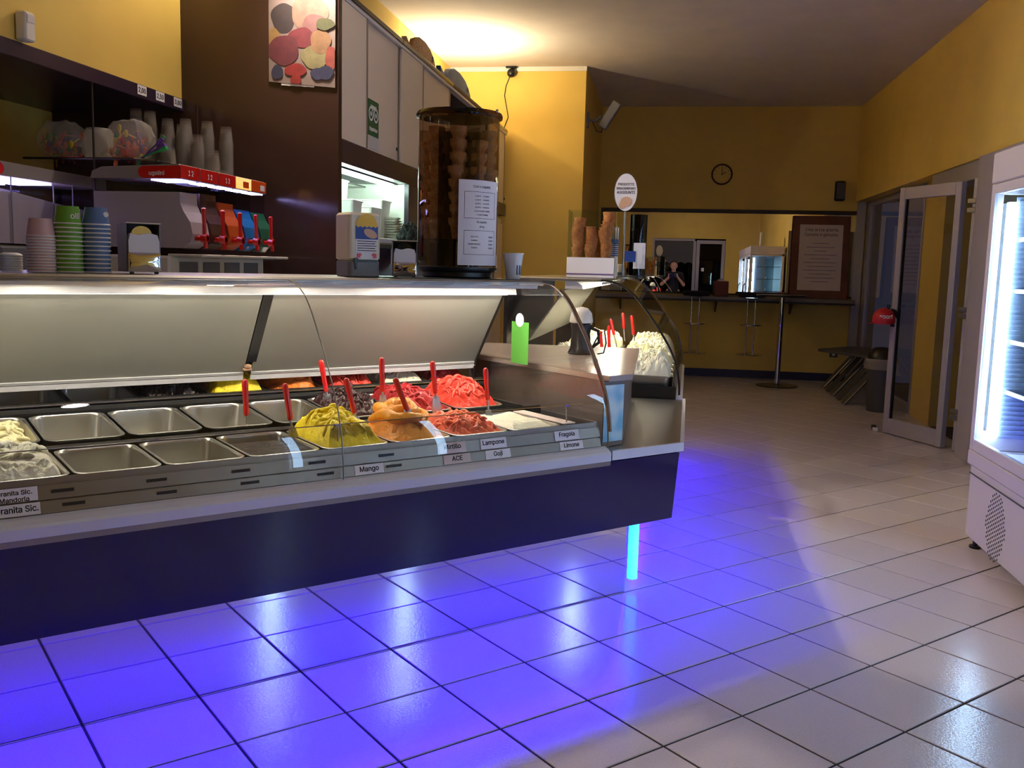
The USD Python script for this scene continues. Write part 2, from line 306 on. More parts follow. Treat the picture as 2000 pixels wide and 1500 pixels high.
# back wall opening behind the camera, seen in the mirror
w2 = thing('window_2', kind='structure', loc=(0, YB - 0.06, 0))
part(w2, 'pane', bx(-0.60, 0.52, -0.004, 0.004, 0.1, 2.33), 'window_glass', False)
part(w2, 'frame', cat(bx(-0.62, 0.54, -0.03, 0.03, 2.33, 2.40), bx(-0.62, -0.57, -0.03, 0.03, 0, 2.33), bx(0.50, 0.58, -0.03, 0.03, 0, 2.33), bx(-0.57, 0.50, -0.03, 0.03, 0, 0.1)), 'alu_grey', False)
sc = [(-0.57, 2.32)] + [(-0.57 + 1.07 * k / 60, 1.70 + 0.045 * abs(math.sin(math.pi * k / 12))) for k in range(61)] + [(0.50, 2.32)]
part(w2, 'valance', prism_y(sc, 0.015, 0.022), 'dark_grey_plastic', False)
d3 = leaf('door_3', (0.59, YB - 0.02, 0), 0, 0.78, 2.36, 0.09, 0.2)
part(d3, 'notice', bx(0.15, 0.23, 0.006, 0.008, 1.50, 1.60), 'paper', False)
struct('wall_outside_back', bx(-3, 3, YB - 3.2, YB - 3.1, -0.5, 4), 'night')
# ================================================================== LAMPS AND ADDED FILL SPOTS
k1 = thing('wall_lamp', 'warm wall lamp high beside the yellow bulkhead', 'lamp', (-2.05, 4.60, 3.12))
part(k1, 'backplate', bx(-0.05, 0.05, 0.12, 0.14, -0.08, 0.08, 0.004), 'white_plastic', False); part(k1, 'arm', rod((0, 0.12, 0.0), (0, 0.0, -0.09), 0.01), 'white_plastic')
part(k1, 'bowl', lathe([(0.02, -0.12), (0.07, -0.10), (0.085, -0.085), (0.08, -0.085), (0.065, -0.095), (0.018, -0.115)], 28), 'white_plastic')
sphere_light(k1 + '/bulb', (0, 0, 0), 0.06, KEY_I, WARM)
disk_light(k1 + '/beam', (0.07, -0.03, -0.06), 0.06, BEAM_I, (1.0, 0.86, 0.74), (49.4, 0, -81.5), 47, 0.35)
k2 = thing('uplight', 'warm uplight shining onto the ceiling above the cabinets', 'lamp', (-2.02, 8.75, 2.775))
part(k2, 'housing', lathe([(0.05, 0), (0.06, 0.01), (0.06, 0.10), (0.05, 0.10), (0.05, 0.03)], 24, True, True), 'white_plastic')
disk_light(k2 + '/bulb', (0, 0, 0.112), 0.045, UP_I, WARM, (180, 0, 0), 80, 0.35)
sphere_light(k2 + '/glow', (0, 0, 0.165), 0.03, 330.0, WARM)
for i, (x, y, pw) in enumerate(((0.2, 1.3, 1.0), (0.3, -0.9, 0.9))):
    k = thing('ceiling_spot', f'round recessed ceiling spot over the floor, {("above the entrance aisle", "nearest the back door")[i]}', 'lamp', (x, y, ZC), group=None)
    part(k, 'ring', lathe([(0.085, -0.012), (0.10, -0.008), (0.10, 0.0), (0.07, 0.0), (0.07, -0.012)], 28, False, False), 'white_plastic')
    disk_light(k + '/bulb', (0, 0, -0.006), 0.075, DOWN_I * 10 * pw, NEUT, (0, 0, 0), 75, 0.5)
k = thing('ceiling_spot', 'added fill spot tilted at the cream wall cabinets', 'lamp', (1.2, 3.0, ZC - 0.09))  # unseen spot, added to brighten the cabinets and the yellow column
part(k, 'housing', xf(lathe([(0.03, 0.10), (0.06, 0.09), (0.07, -0.01), (0.065, -0.01), (0.05, 0.06)], 24, True, True), rx=-77.4, rz=40.5), 'white_plastic'); part(k, 'stem', rod((0.03, -0.04, 0.03), (0.03, -0.04, 0.09), 0.01), 'white_plastic')
disk_light(k + '/bulb', (-0.015, 0.018, -0.005), 0.055, CAB_FILL_I, NEUT, (77.4, 0, 40.5), 34, 0.5)
k = thing('ceiling_spot', 'added fill spot tilted at the far bar wall', 'lamp', (0.9, 6.6, ZC - 0.09))  # unseen spot, added to lift the dim far end of the room
part(k, 'housing', xf(lathe([(0.03, 0.10), (0.06, 0.09), (0.07, -0.01), (0.065, -0.01), (0.05, 0.06)], 24, True, True), rx=-62), 'white_plastic'); part(k, 'stem', rod((0, -0.04, 0.03), (0, -0.04, 0.09), 0.01), 'white_plastic')
disk_light(k + '/bulb', (0, 0.02, 0), 0.055, FAR_FILL_I, NEUT, (62, 0, 0), 62, 0.6)
# ================================================================== MAIN GELATO CASE (x along the counter, y inward, z up)
CO = CW(0, 0); X0, XS, X1, XC = -0.70, 1.248, 2.345, 2.735
GP = [(0.012, 0.69), (0.018, 0.776), (0.036, 0.855), (0.064, 0.926), (0.110, 1.005), (0.165, 1.088), (0.222, 1.161), (0.288, 1.235), (0.373, 1.286), (0.46, 1.302)]
def smooth_profile(P, n=28):
    from scipy.interpolate import CubicSpline
    P = np.array(P); t = np.r_[0, np.cumsum(np.hypot(*np.diff(P, axis=0).T))]; return CubicSpline(t, P)(np.linspace(0, t[-1], n))
GS = smooth_profile(GP)
def shell(P, th):
    "closed (y, z) outline of a curved sheet of the given thickness"
    t = np.gradient(P, axis=0); t /= np.linalg.norm(t, axis=1, keepdims=True); nn = np.stack([t[:, 1], -t[:, 0]], 1)
    return np.vstack([P, (P - nn * th)[::-1]])
def swept(P, x0, x1, th):
    "curved sheet with smooth faces"
    o = shell(P, th); n = len(o); k = np.arange(n - 1)
    L = [np.column_stack([np.full(n, x), o]) for x in (x0, x1)]
    v = np.vstack(L); i = np.arange(n); j = (i + 1) % n
    f = [np.stack([i, n + i, n + j], 1), np.stack([i, n + j, j], 1)]; h = n // 2; a = np.arange(h - 1); b = n - 1 - a
    f += [np.stack([a, a + 1, b - 1], 1), np.stack([a, b - 1, b], 1), n + np.stack([a, b - 1, a + 1], 1), n + np.stack([a, b, b - 1], 1)]
    return tm(v, np.vstack(f))
case = thing('gelato_case', 'long curved-glass gelato display case with dark blue front and white rail', 'display case', CO, 45)
def dl(t, x, y): return (x + S2 * t, y + S2 * t)   # along the wall direction in counter frame
part(case, 'plinth', prism([(X0, 0.21), (2.648, 0.21), dl(1.0, 2.648, 0.21), (2.30, 1.20), (X0, 1.20)], 0.0, 0.455), 'mirror_steel', False, label='mirror-polished recessed plinth')
part(case, 'led_strip', prism([(X0, 0.203), (2.652, 0.203), (2.652, 0.209), (X0, 0.209)], 0.438, 0.442), 'led_blue', False, label='blue light strip')
part(case, 'led_strip', prism([dl(.03, 2.658, .203), dl(.98, 2.658, .203), dl(.98, 2.650, .208), dl(.03, 2.650, .208)], 0.438, 0.442), 'led_blue', False, label='blue light strip')
part(case, 'front_panel', cat(prism_x([(0.026, 0.358), (0.0, 0.636), (0.02, 0.636), (0.046, 0.358)], X0, 2.724), ), 'counter_blue', False)
part(case, 'underside', prism([(X0, 0.03), (2.70, 0.03), dl(0.9, 2.70, 0.03), (2.5, 1.2), (X0, 1.2)], 0.456, 0.466), 'steel_dark', False)
part(case, 'front_rail', prism_x([(-0.008, 0.640), (-0.008, 0.668), (-0.003, 0.676), (0.028, 0.692), (0.034, 0.692), (0.034, 0.640)], X0, X1 + 0.004), 'rail_white', False)
part(case, 'rail_lip', prism_x([(-0.004, 0.622), (-0.006, 0.639), (0.03, 0.639), (0.03, 0.622)], X0, X1 + 0.004), 'alu', False)
part(case, 'glass_pane', swept(GS, X0, XS - 0.002, 0.005), 'glass', 40, label='curved front glass'); part(case, 'glass_pane', swept(GS, XS + 0.002, X1, 0.005), 'glass', 40, label='curved front glass')
GI = GS + np.array([0.003, -0.001])
for x, m in ((XS, 'steel_satin'), (X1 + 0.003, 'chrome')): part(case, 'glass_edge', tube(np.column_stack([np.full(len(GS), x), GS[:, 0] + 0.001, GS[:, 1]]), 0.0028 if m == 'chrome' else 0.0022, 6), m)
EG = np.vstack([GS, [(0.70, 1.292), (0.96, 1.292), (0.96, 0.69)]])
part(case, 'end_glass', prism_x(EG, X1 - 0.006, X1 - 0.001), 'end_pane', False)
wood = shell(GS[2:24], 0.011)
part(case, 'end_trim', prism_x(wood, X1 + 0.006, X1 + 0.012), 'wood_trim', False)
part(case, 'top_shelf', bx(X0, X1 + 0.002, 0.452, 1.25, 1.292, 1.309, 0.004), 'steel_satin', False)
part(case, 'top_rim', prism_x([(0.445, 1.290), (0.445, 1.304), (0.455, 1.3105), (0.475, 1.3105), (0.475, 1.290)], X0, X1 + 0.002), 'alu', False)
part(case, 'lamp_housing', prism_x([(0.600, 1.247), (0.606, 1.268), (0.636, 1.291), (0.70, 1.291), (0.70, 1.247)], X0, X1 - 0.02), 'rail_white', False)
part(case, 'lamp_lip', bx(X0, X1 - 0.02, 0.4545, 0.458, 1.277, 1.2915, 0.001), 'rail_white', False); part(case, 'lamp_tube', bx(X0 + 0.05, X1 - 0.06, 0.612, 0.64, 1.2445, 1.2465), 'tube_low', False, label='strip light in the rear housing')
part(case, 'lamp_tube', bx(X0 + 0.05, X1 - 0.06, 0.463, 0.495, 1.2865, 1.2885), 'tube_case', False, label='strip light under the top')
def flap(x0, x1):
    part(case, 'rear_flap', prism_x([(0.655, 1.243), (0.868, 0.938), (0.874, 0.942), (0.661, 1.247)], x0, x1), 'flap_grey', False)
    part(case, 'flap_rail', cat(prism_x([(0.862, 0.937), (0.868, 0.941), (0.874, 0.934), (0.868, 0.928)], x0, x1), prism_x([(0.868, 0.926), (0.874, 0.926), (0.880, 0.912), (0.872, 0.908)], x0, x1)), 'rail_white', False)
flap(X0, 1.234); flap(1.264, 2.30)
part(case, 'strap', prism_x([(0.650, 1.247), (0.838, 0.980), (0.850, 0.985), (0.664, 1.250)], 1.238, 1.275), 'black_plastic', False, label='black strap between the rear flaps')
part(case, 'strap_clip', cat(xf(lathe([(0.006, 0), (0.013, 0.004), (0.013, 0.012), (0.006, 0.016)], 14), (1.245, 0.846, 0.955)), bx(1.228, 1.262, 0.846, 0.862, 0.945, 0.955, 0.003)), 'skin_print')
part(case, 'end_post', tube([(2.296, 0.655, 1.245), (2.296, 0.874, 0.925), (2.296, 0.874, 0.85)], 0.006, 8), 'steel_dark')
# the well: liner, bars between the rows of pans, front lip with two rows of label holders
part(case, 'well_floor', bx(X0, X1 - 0.01, 0.04, 1.24, 0.655, 0.665), 'steel_dark', False)
part(case, 'well_back', bx(X0, X1 - 0.01, 1.23, 1.25, 0.655, 1.29), 'steel_satin', False)
part(case, 'well_end', bx(X1 - 0.03, X1 - 0.018, 0.06, 1.23, 0.666, 0.785), 'steel_satin', False)
part(case, 'front_lip', prism_x([(0.044, 0.69), (0.0465, 0.772), (0.0475, 0.785), (0.0495, 0.785), (0.0495, 0.69)], X0, X1 - 0.02), 'steel_rail', False)
part(case, 'label_rail', prism_x([(0.026, 0.694), (0.0345, 0.7255), (0.0375, 0.7245), (0.029, 0.693)], X0, X1 - 0.02), 'steel_rail', False)
part(case, 'label_rail', prism_x([(0.0325, 0.730), (0.042, 0.7655), (0.0438, 0.7645), (0.0355, 0.729)], X0, X1 - 0.02), 'steel_rail', False)
for k in range(-2, 8):
    x = 0.16 + 0.2405 * k
    if x < -0.1: continue
    free = lambda a, b, up: all(b < cx or a > cx + cw for cx, cw, u in ((.278, .11, 1), (.282, .11, 0), (1.294, .102, 0), (1.609, .107, 1), (1.624, .108, 0), (1.777, .11, 1), (1.795, .106, 0), (2.105, .115, 1), (2.126, .11, 0)) if u == up)
    if free(x + .02, x + .075, 1): part(case, 'clip', bx(x + 0.02, x + 0.075, 0.0345, 0.0375, 0.745, 0.7535), 'black_plastic', False)
    if free(x + .045, x + .10, 0): part(case, 'clip', bx(x + 0.045, x + 0.10, 0.0275, 0.0305, 0.708, 0.7165), 'black_plastic', False)
part(case, 'pan_bar', prism_x([(0.398, 0.770), (0.398, 0.796), (0.404, 0.802), (0.410, 0.796), (0.410, 0.770)], X0, X1 - 0.03), 'steel_dark', False)
part(case, 'pan_bar', prism_x([(0.774, 0.800), (0.774, 0.846), (0.786, 0.856), (0.802, 0.856), (0.806, 0.846), (0.806, 0.800)], X0, X1 - 0.03), 'black_plastic', False)
part(case, 'pan_bar', prism_x([(0.818, 0.800), (0.818, 0.862), (0.826, 0.869), (0.846, 0.869), (0.850, 0.862), (0.850, 0.800)], X0, X1 - 0.03), 'steel_dark', False)
part(case, 'pan_bar_edge', rod((X0, 0.810, 0.862), (X1 - 0.03, 0.810, 0.862), 0.004, 8), 'chrome')
part(case, 'end_strip', bx(2.175, 2.232, 0.07, 0.40, 0.782, 0.788, 0.002), 'paper_warm', False, label='beige end strip beside the last pan')
part(case, 'deflector', bx(X0, 2.28, 0.088, 0.092, 0.772, 0.852), 'glass', False, label='low inner glass deflector'); part(case, 'deflector_edge', rod((X0, 0.09, 0.853), (2.28, 0.09, 0.853), 0.0016, 6), 'chrome')
for x in (-0.2, 1.262, 2.2): part(case, 'deflector_post', cat(rod((x, 0.086, 0.768), (x, 0.086, 0.85), 0.0028, 6), bx(x - 0.012, x + 0.012, 0.080, 0.094, 0.846, 0.856, 0.002)), 'chrome')
for k in range(-2, 4): part(case, 'top_plate', bx(0.10 + 0.42 * k, 0.44 + 0.42 * k, 0.47, 0.60, 1.286, 1.2918, 0.002), 'steel_satin', False)
# pans -------------------------------------------------------------
PW, PL = 0.232, 0.345
def pan_mesh(w, l, d=0.11, r=0.035):
    lp = lambda i, rr: rrect(w - 2 * i, l - 2 * i, max(rr, 0.006), 7)
    return loft([at_z(lp(0.001, r), -0.006), at_z(lp(0, r), -0.001), at_z(lp(0.002, r), 0), at_z(lp(0.007, r), 0), at_z(lp(0.0095, r), -0.003), at_z(lp(0.012, r), -0.010), at_z(lp(0.017, r), -d * 0.80), at_z(lp(0.022, r), -d * 0.93), at_z(lp(0.034, r * .8), -d),
                 at_z(lp(0.034, r * .8), -d - 0.0015), at_z(lp(0.020, r), -d * 0.94), at_z(lp(0.0105, r), -0.012), at_z(lp(0.008, r), -0.006)], False, False)
PANM = pan_mesh(PW, PL)
PANM = cat(PANM, prism(Polygon(rrect(PW - 0.066, PL - 0.066, 0.03)), -0.1115, -0.110))
pan0 = thing('gelato_pan', None, 'pan', CW(0, 0, -3)); part(pan0, 'tub', PANM, 'steel', 40)
FLAV = {'white': (236, 234, 214), 'cream': (236, 226, 178), 'choc': (46, 34, 32), 'lemon': (252, 226, 30), 'mango': (255, 172, 52), 'salmon': (244, 118, 72), 'berry': (58, 24, 30), 'rasp': (176, 26, 34), 'coral': (226, 66, 50), 'orange': (240, 138, 52)}
for k, c in FLAV.items(): M('gelato_' + k, c, 0.42 if k not in ('choc', 'berry') else 0.3, bump=0.25, bscale=140, var=0.08, vscale=22)
def gelato_mesh(w, l, style, h, seed, base=-0.03):
    nx, ny = 64, 90; u, v = np.meshgrid(np.linspace(-1, 1, nx), np.linspace(-1, 1, ny), indexing='ij')
    k = 0.14; x = w / 2 * u * np.sqrt(1 - k * v * v) ; y = l / 2 * v * np.sqrt(1 - k * u * u)
    P = np.stack([x, y, np.full_like(x, seed * 3.7)], -1); fb = lambda s, o=0: meshkit.fbm(P * s + o) - 0.5
    e = np.maximum(np.abs(u), np.abs(v)); edge = np.clip((1 - e) / 0.30, 0, 1) ** 0.6
    wx, wy = fb(9) * 0.10, fb(9, 5.3) * 0.10
    if style == 'swirl':
        d = np.hypot((u + wx * 6), (v * 1.1 + wy * 6)); ph = np.arctan2(v + wy * 8, u + wx * 8)
        z = h * np.clip(1.06 - d ** 2.2 * 0.75, 0, 1) * edge ** 0.5 + 0.020 * np.abs(np.sin(6.5 * d + 1.3 * ph + 14 * wx)) ** 0.7 * edge + 0.004 * fb(60)
        z = z + 0.012 * np.sin(26 * d - 2 * ph + 30 * wy) * 0.35 * edge
    elif style == 'flaky':
        z = h * (0.45 + 1.1 * fb(9) + 0.55 * (1 - e ** 3)) * edge ** 0.5 + 0.055 * np.abs(fb(34)) * 2 * edge ** .5 + 0.022 * fb(80) * edge
    elif style == 'ridge':
        z = h * (0.3 + 0.75 * (1 - e ** 2.5) + 0.8 * fb(6)) * edge ** 0.6 + 0.010 * np.sin((x * 0.8 + y * 0.6 + wx * 0.9) * 190 + 8 * fb(8)) * edge + 0.010 * fb(40) * edge
    elif style == 'low':
        z = h * (0.5 + 1.6 * fb(6)) * edge + 0.010 * np.abs(fb(26)) * edge + 0.003 * fb(80)
    else:
        z = h * (0.25 + 0.8 * (1 - e ** 2.6) + 0.7 * fb(7)) * edge ** 0.55 + 0.016 * np.abs(fb(24)) * edge + 0.007 * fb(60) * edge
    if style in ('mound', 'ridge', 'flaky'):
        rg = lambda sc, o: 1 - np.abs(2 * meshkit.fbm((P + 0.02 * np.stack([fb(16, o), fb(16, o + 3), 0 * x], -1) * 2) * sc + o) - 1)
        z = z + (0.030 * (rg(13, 1.7) - 0.7) + 0.014 * (rg(34, 4.1) - 0.7)) * edge ** 0.5
    z = base + z
    x = x + 0.010 * fb(30, 2.2) * edge; y = y + 0.010 * fb(30, 7.7) * edge
    idx = np.arange(nx * ny).reshape(nx, ny); a, b, c, d2 = idx[:-1, :-1], idx[1:, :-1], idx[1:, 1:], idx[:-1, 1:]
    f = np.vstack([np.stack([a, b, c], -1).reshape(-1, 3), np.stack([a, c, d2], -1).reshape(-1, 3)])
    vv = np.stack([x, y, z], -1).reshape(-1, 3)
    ring = np.concatenate([idx[:, 0], idx[-1, 1:], idx[-2::-1, -1], idx[0, -2:0:-1]])
    n0 = len(vv); low = vv[ring] * np.array([0.90, 0.93, 0]) + np.array([0, 0, base - 0.05]); m = len(ring); i = np.arange(m); j = (i + 1) % m
    f2 = np.vstack([np.stack([ring[i], n0 + i, n0 + j], 1), np.stack([ring[i], n0 + j, ring[j]], 1), np.stack([np.full(m, n0 + m), n0 + j, n0 + i], 1)])
    m0 = tm(np.vstack([vv, low, [[0, 0, base - 0.05]]]), np.vstack([f, f2]))
    nr, r0, ln = {'swirl': (15, .017, .15), 'ridge': (46, .0065, .075), 'mound': (34, .0065, .06), 'flaky': (60, .006, .04), 'low': (0, 0, 0)}[style]
    if not nr: return m0
    r = np.random.default_rng(seed + 900); out = [m0]
    for i in range(nr):
        if style == 'swirl':
            q = i / nr; rad = .80 * (1 - q) + .06; a0 = 2.4 * i; th = np.linspace(a0, a0 + r.uniform(1.6, 2.8), 16); pu, pv = rad * np.cos(th) * (1 + .15 * np.sin(3 * th + i)), rad * .9 * np.sin(th) * (1 + .15 * np.cos(2 * th + i))
        else:
            c0 = r.uniform(-.68, .68, 2); th = r.uniform(0, 6.28) + np.cumsum(np.full(12, r.uniform(-.28, .28))); L = ln * r.uniform(.6, 1.2) / 12
            pu, pv = c0[0] + np.cumsum(np.cos(th)) * L / (w / 2), c0[1] + np.cumsum(np.sin(th)) * L / (l / 2)
        pu, pv = np.clip(pu, -.86, .86), np.clip(pv, -.88, .88); iu, iv = ((pu + 1) / 2 * (nx - 1)).astype(int), ((pv + 1) / 2 * (ny - 1)).astype(int)
        n = len(pu); rr = r0 * r.uniform(.7, 1.25) * np.sin(np.linspace(.25, math.pi - .25, n)) ** .6
        pz = z[iu, iv]; pz = np.convolve(np.pad(pz, 2, 'edge'), np.ones(5) / 5, 'valid') + rr * (.55 if style != 'swirl' else .45) + (.010 * np.sin(np.linspace(0, 3.1, n)) if style == 'swirl' else .004 * np.sin(np.linspace(0, 3.1, n)))
        out.append(tube(np.stack([w / 2 * pu * .98, l / 2 * pv * .98, pz], 1), rr, 10))
    return cat(*out)
ROWS = {1: (0.358, 0.2405, 0.2225, 0.788, 0.8), 2: (0.346, 0.2415, 0.5915, 0.826, 4.4), 3: (0.50, 0.2415, 1.035, 0.872, 4.4)}
ROWN = {1: 'front row', 2: 'middle row', 3: 'back row under the flap'}
FILL = {(1, 0): ('white', 'mound', 0.055, -0.012), (1, 3): ('choc', 'low', 0.016, -0.030), (1, 4): ('lemon', 'mound', 0.082, -0.012), (1, 5): ('mango', 'swirl', 0.070, -0.010), (1, 6): ('salmon', 'ridge', 0.038, -0.014), (1, 7): ('white', 'low', 0.035, -0.012),
        (2, 0): ('cream', 'mound', 0.05, -0.045), (2, 5): ('berry', 'flaky', 0.050, -0.028), (2, 6): ('rasp', 'ridge', 0.058, -0.018), (2, 7): ('coral', 'ridge', 0.066, -0.018),
        (3, 2): ('choc', 'flaky', 0.03, -0.03), (3, 3): ('lemon', 'mound', 0.075, -0.012), (3, 4): ('orange', 'swirl', 0.07, -0.014), (3, 5): ('coral', 'ridge', 0.055, -0.018), (3, 6): ('white', 'mound', 0.06, -0.02), (3, 7): ('rasp', 'ridge', 0.055, -0.02)}
FNAME = {'white': 'white', 'cream': 'pale cream', 'choc': 'dark chocolate brown', 'lemon': 'bright yellow', 'mango': 'swirled orange mango', 'salmon': 'salmon pink', 'berry': 'dark purple berry', 'rasp': 'deep red raspberry', 'coral': 'coral red', 'orange': 'light orange'}
ORD = ['first', 'second', 'third', 'fourth', 'fifth', 'sixth', 'seventh', 'eighth']
first_pan = True
for r, (xa, st, yc, zc, tilt) in ROWS.items():
    for k in range(-1, 8):
        x = xa + st * k
        if r == 3 and k == 7: x -= 0.01
        full = (r, k) in FILL; loc = CW(x, yc, zc)
        if k < 0: lab = f'steel pan cut off by the left edge of the picture, {ROWN[r]}'
        elif full: lab = f'steel pan under the {FNAME[FILL[r, k][0]]} gelato, {ROWN[r]}, {ORD[k]} from left'
        else: lab = f'empty steel gelato pan, {ROWN[r]}, {ORD[k]} from left'
        if first_pan:
            first_pan = False; p = stage.GetPrimAtPath(pan0); xx = UsdGeom.Xform(p); xx.ClearXformOpOrder(); xx.AddTranslateOp().Set(Gf.Vec3d(*map(float, loc))); xx.AddRotateZOp().Set(45.0); xx.AddRotateXOp().Set(float(tilt)); keys(p, label=lab, group='steel gelato pans'); continue
        copy(pan0, loc, 45, lab, 'steel gelato pans', rx=tilt)
        if full:
            c, sty, h, base = FILL[r, k]
            g = thing('gelato', f'{FNAME[c]} gelato in the {ORD[k]} pan of the {ROWN[r]}', 'ice cream', loc, 45, 'gelato in the long case', tilt)
            part(g, 'mound', gelato_mesh(PW - 0.026, PL - 0.026, sty, h, r * 11 + k, base), 'gelato_' + c, True)
# extra smears of other colours in the back row
# spatulas ---------------------------------------------------------
SP = [(1.093, .437, .775, 1.096, .463, .965, 'upright in front of the dark chocolate pan, leftmost'), (1.193, .279, .785, 1.178, .316, .964, 'leaning left at the edge of the yellow gelato'), (1.474, .623, .84, 1.458, .656, .999, 'in the dark purple berry gelato, farther back beside the glass seam'),
      (1.409, .244, .815, 1.384, .285, .975, 'between the yellow and the orange mango gelato'), (1.58, .385, .86, 1.575, .388, 1.028, 'with a glossy upright handle, tallest in the middle of the case'), (1.548, .13, .85, 1.513, .173, .981, 'lying back over the red raspberry gelato'),
      (1.817, .402, .84, 1.803, .413, 1.004, 'between the raspberry and coral red gelato'), (2.007, .323, .785, 2.005, .352, .976, 'in the white gelato at the right end')]
for xb, yb, zb, xt, yt, zt, where in SP:
    b = np.array([xb, yb, zb]); t = np.array([xt, yt, zt]); d = (t - b) / np.linalg.norm(t - b); L = np.linalg.norm(t - b)
    s = thing('spatula', 'red-handled gelato spatula ' + where, 'spatula', CO, 45, 'red gelato spatulas')
    h0 = max(L - 0.125, 0.02); hp = [b + d * (h0 + (L - h0) * q) for q in (0, .04, .12, .3, .6, .85, .95, .985, 1.0)]
    part(s, 'handle', tube(hp, [.006, .0085, .0095, .0088, .0098, .0108, .0095, .006, .001], 14), 'red_plastic', 50)
    part(s, 'shaft', tube([b + d * (h0 + 0.01), b + d * 0.035, b + d * 0.02], [.0042, .0042, .005], 8), 'steel_satin', 50)
    n = np.cross(d, (1, 0, 0)); n /= np.linalg.norm(n); sx = np.cross(n, d)
    bl = [b + d * 0.03 + sx * w * 0.012 for w in (-1, 1)] + [b - d * 0.02 + sx * 0.022, b - d * 0.045 + sx * 0.018, b - d * 0.045 - sx * 0.018, b - d * 0.02 - sx * 0.022]
    part(s, 'blade', loft([np.array(bl) + n * 0.0012, np.array(bl) - n * 0.0012]), 'steel_satin', False)
# flavour cards ------------------------------------------------------
def card(lines, x, w, z, y, h, lab, mat='paper', tilt=15, th=None):
    th = 0.0155 if len(lines) == 1 else 0.0115
    c = thing('flavour_card', lab, 'card', CW(x, y, z), 45, 'flavour cards behind the front glass', -tilt + 0.0)
    cd_ = part(c, 'card', bx(0, w, -0.0008, 0.0008, 0, h), mat, False)
    for i, s in enumerate(lines):
        m = xf(stand(text(s, th, True, 0.0006, True, w * 0.92)), (w / 2, -0.0009, h - 0.006 - th - i * th * 1.55)); part(cd_, 'lettering', m, 'ink', False)
CARDS = [(['Granita Sic.', 'Mandorla'], .278, .110, 1, 'white card reading Granita Sic. Mandorla at the left edge'), (['Granita Sic.'], .282, .110, 0, 'white card reading only Granita Sic. at the left edge, lower'), (['Mango'], 1.294, .102, 0, 'white card reading Mango under the glass seam'),
         (['Mirtillo'], 1.609, .107, 1, 'pale yellowish card reading Mirtillo'), (['ACE'], 1.624, .108, 0, 'pale yellowish card reading ACE'), (['Lampone'], 1.777, .110, 1, 'white card reading Lampone'), (['Goji'], 1.795, .106, 0, 'white card reading Goji'), (['Fragola'], 2.105, .115, 1, 'white card reading Fragola'), (['Limone'], 2.126, .110, 0, 'white card reading Limone')]
for ln, x, w, up, lab in CARDS:
    card(ln, x, w, 0.732 if up else 0.696, 0.0310 if up else 0.0248, 0.036 if up else 0.031, lab, 'paper_warm' if ln[0] in ('Mirtillo', 'ACE') else 'paper')
gc = thing('green_card', 'green paper card with round white sticker on the end glass', 'card', CW(2.3375, 0.585, 0.955), 45)
part(gc, 'card', bx(-0.001, 0, -0.061, 0.061, 0, 0.178), 'green_card', False); part(gc, 'sticker', xf(cyl(0.029, 0, 0.001, 28), (-0.0025, 0.003, 0.186), ry=90), 'paper', False)
# corner unit: work slab on a stickered cabinet, low steel shelf in front -------------
cu = thing('corner_unit', 'corner counter with low steel shelf and blue-stickered cabinet between the two cases', 'counter', CO, 45)
def wl(X, Y):  # world plan point to counter frame
    p = np.array([X + 1.84555, Y - 1.84555]); return (p @ np.array([S2, S2]), p @ np.array([-S2, S2]))
part(case, 'glare_bar', prism(affinity.translate(Polygon(rrect(.040, .040, .014)), *wl(-.092, 3.935)), 0.04, 0.430), 'glare_cyan', 40, label='added cyan bar imitating reflected strip glare at the plinth corner')  # glowing bar added in place of glare reflected from the blue strips
part(cu, 'shelf', prism([wl(-.176, 3.528), wl(.086, 3.79), wl(.112, 5.10), wl(-.20, 5.10), wl(-.20, 3.60)], 0.655, 0.668), 'steel', False)
part(cu, 'shelf_rim', cat(prism([wl(-.176, 3.512), wl(.096, 3.784), wl(.088, 3.792), wl(-.176, 3.53)], 0.640, 0.676), prism([wl(.098, 3.786), wl(.128, 5.10), wl(.112, 5.10), wl(.082, 3.786)], 0.640, 0.676)), 'rail_white', False)
part(cu, 'side_panel', prism([wl(.060, 3.80), wl(.11, 7.0), wl(.09, 7.0), wl(.040, 3.80)], 0.358, 0.64), 'counter_blue', False)
part(cu, 'shelf_apron', prism([wl(-.20, 3.53), wl(.07, 3.80), wl(.10, 5.1), wl(-.3, 5.1), wl(-.3, 3.6)], 0.467, 0.654), 'counter_blue', False)
slab = [wl(-.205, 3.62), wl(-.118, 3.72), wl(-.128, 4.95), wl(-.95, 4.95), wl(-.95, 4.36)]
part(cu, 'cabinet', prism([wl(-.225, 3.615), wl(-.150, 3.70), wl(-.16, 4.95), wl(-.93, 4.95), wl(-.93, 4.40)], 0.670, 0.928), 'cab_taupe', False)
part(cu, 'slab', prism(slab, 0.930, 0.952), 'slab_grey', False)
p0, p1 = np.array(wl(-.222, 3.611)), np.array(wl(-.150, 3.690)); dn = np.array([(p1 - p0)[1], -(p1 - p0)[0]]); dn /= np.linalg.norm(dn)
part(cu, 'sticker', prism([p0 + dn * .001, p1 + dn * .001, p1 + dn * .002, p0 + dn * .002], 0.69, 0.915), 'sky_sticker', False, label='blue and white printed sticker')
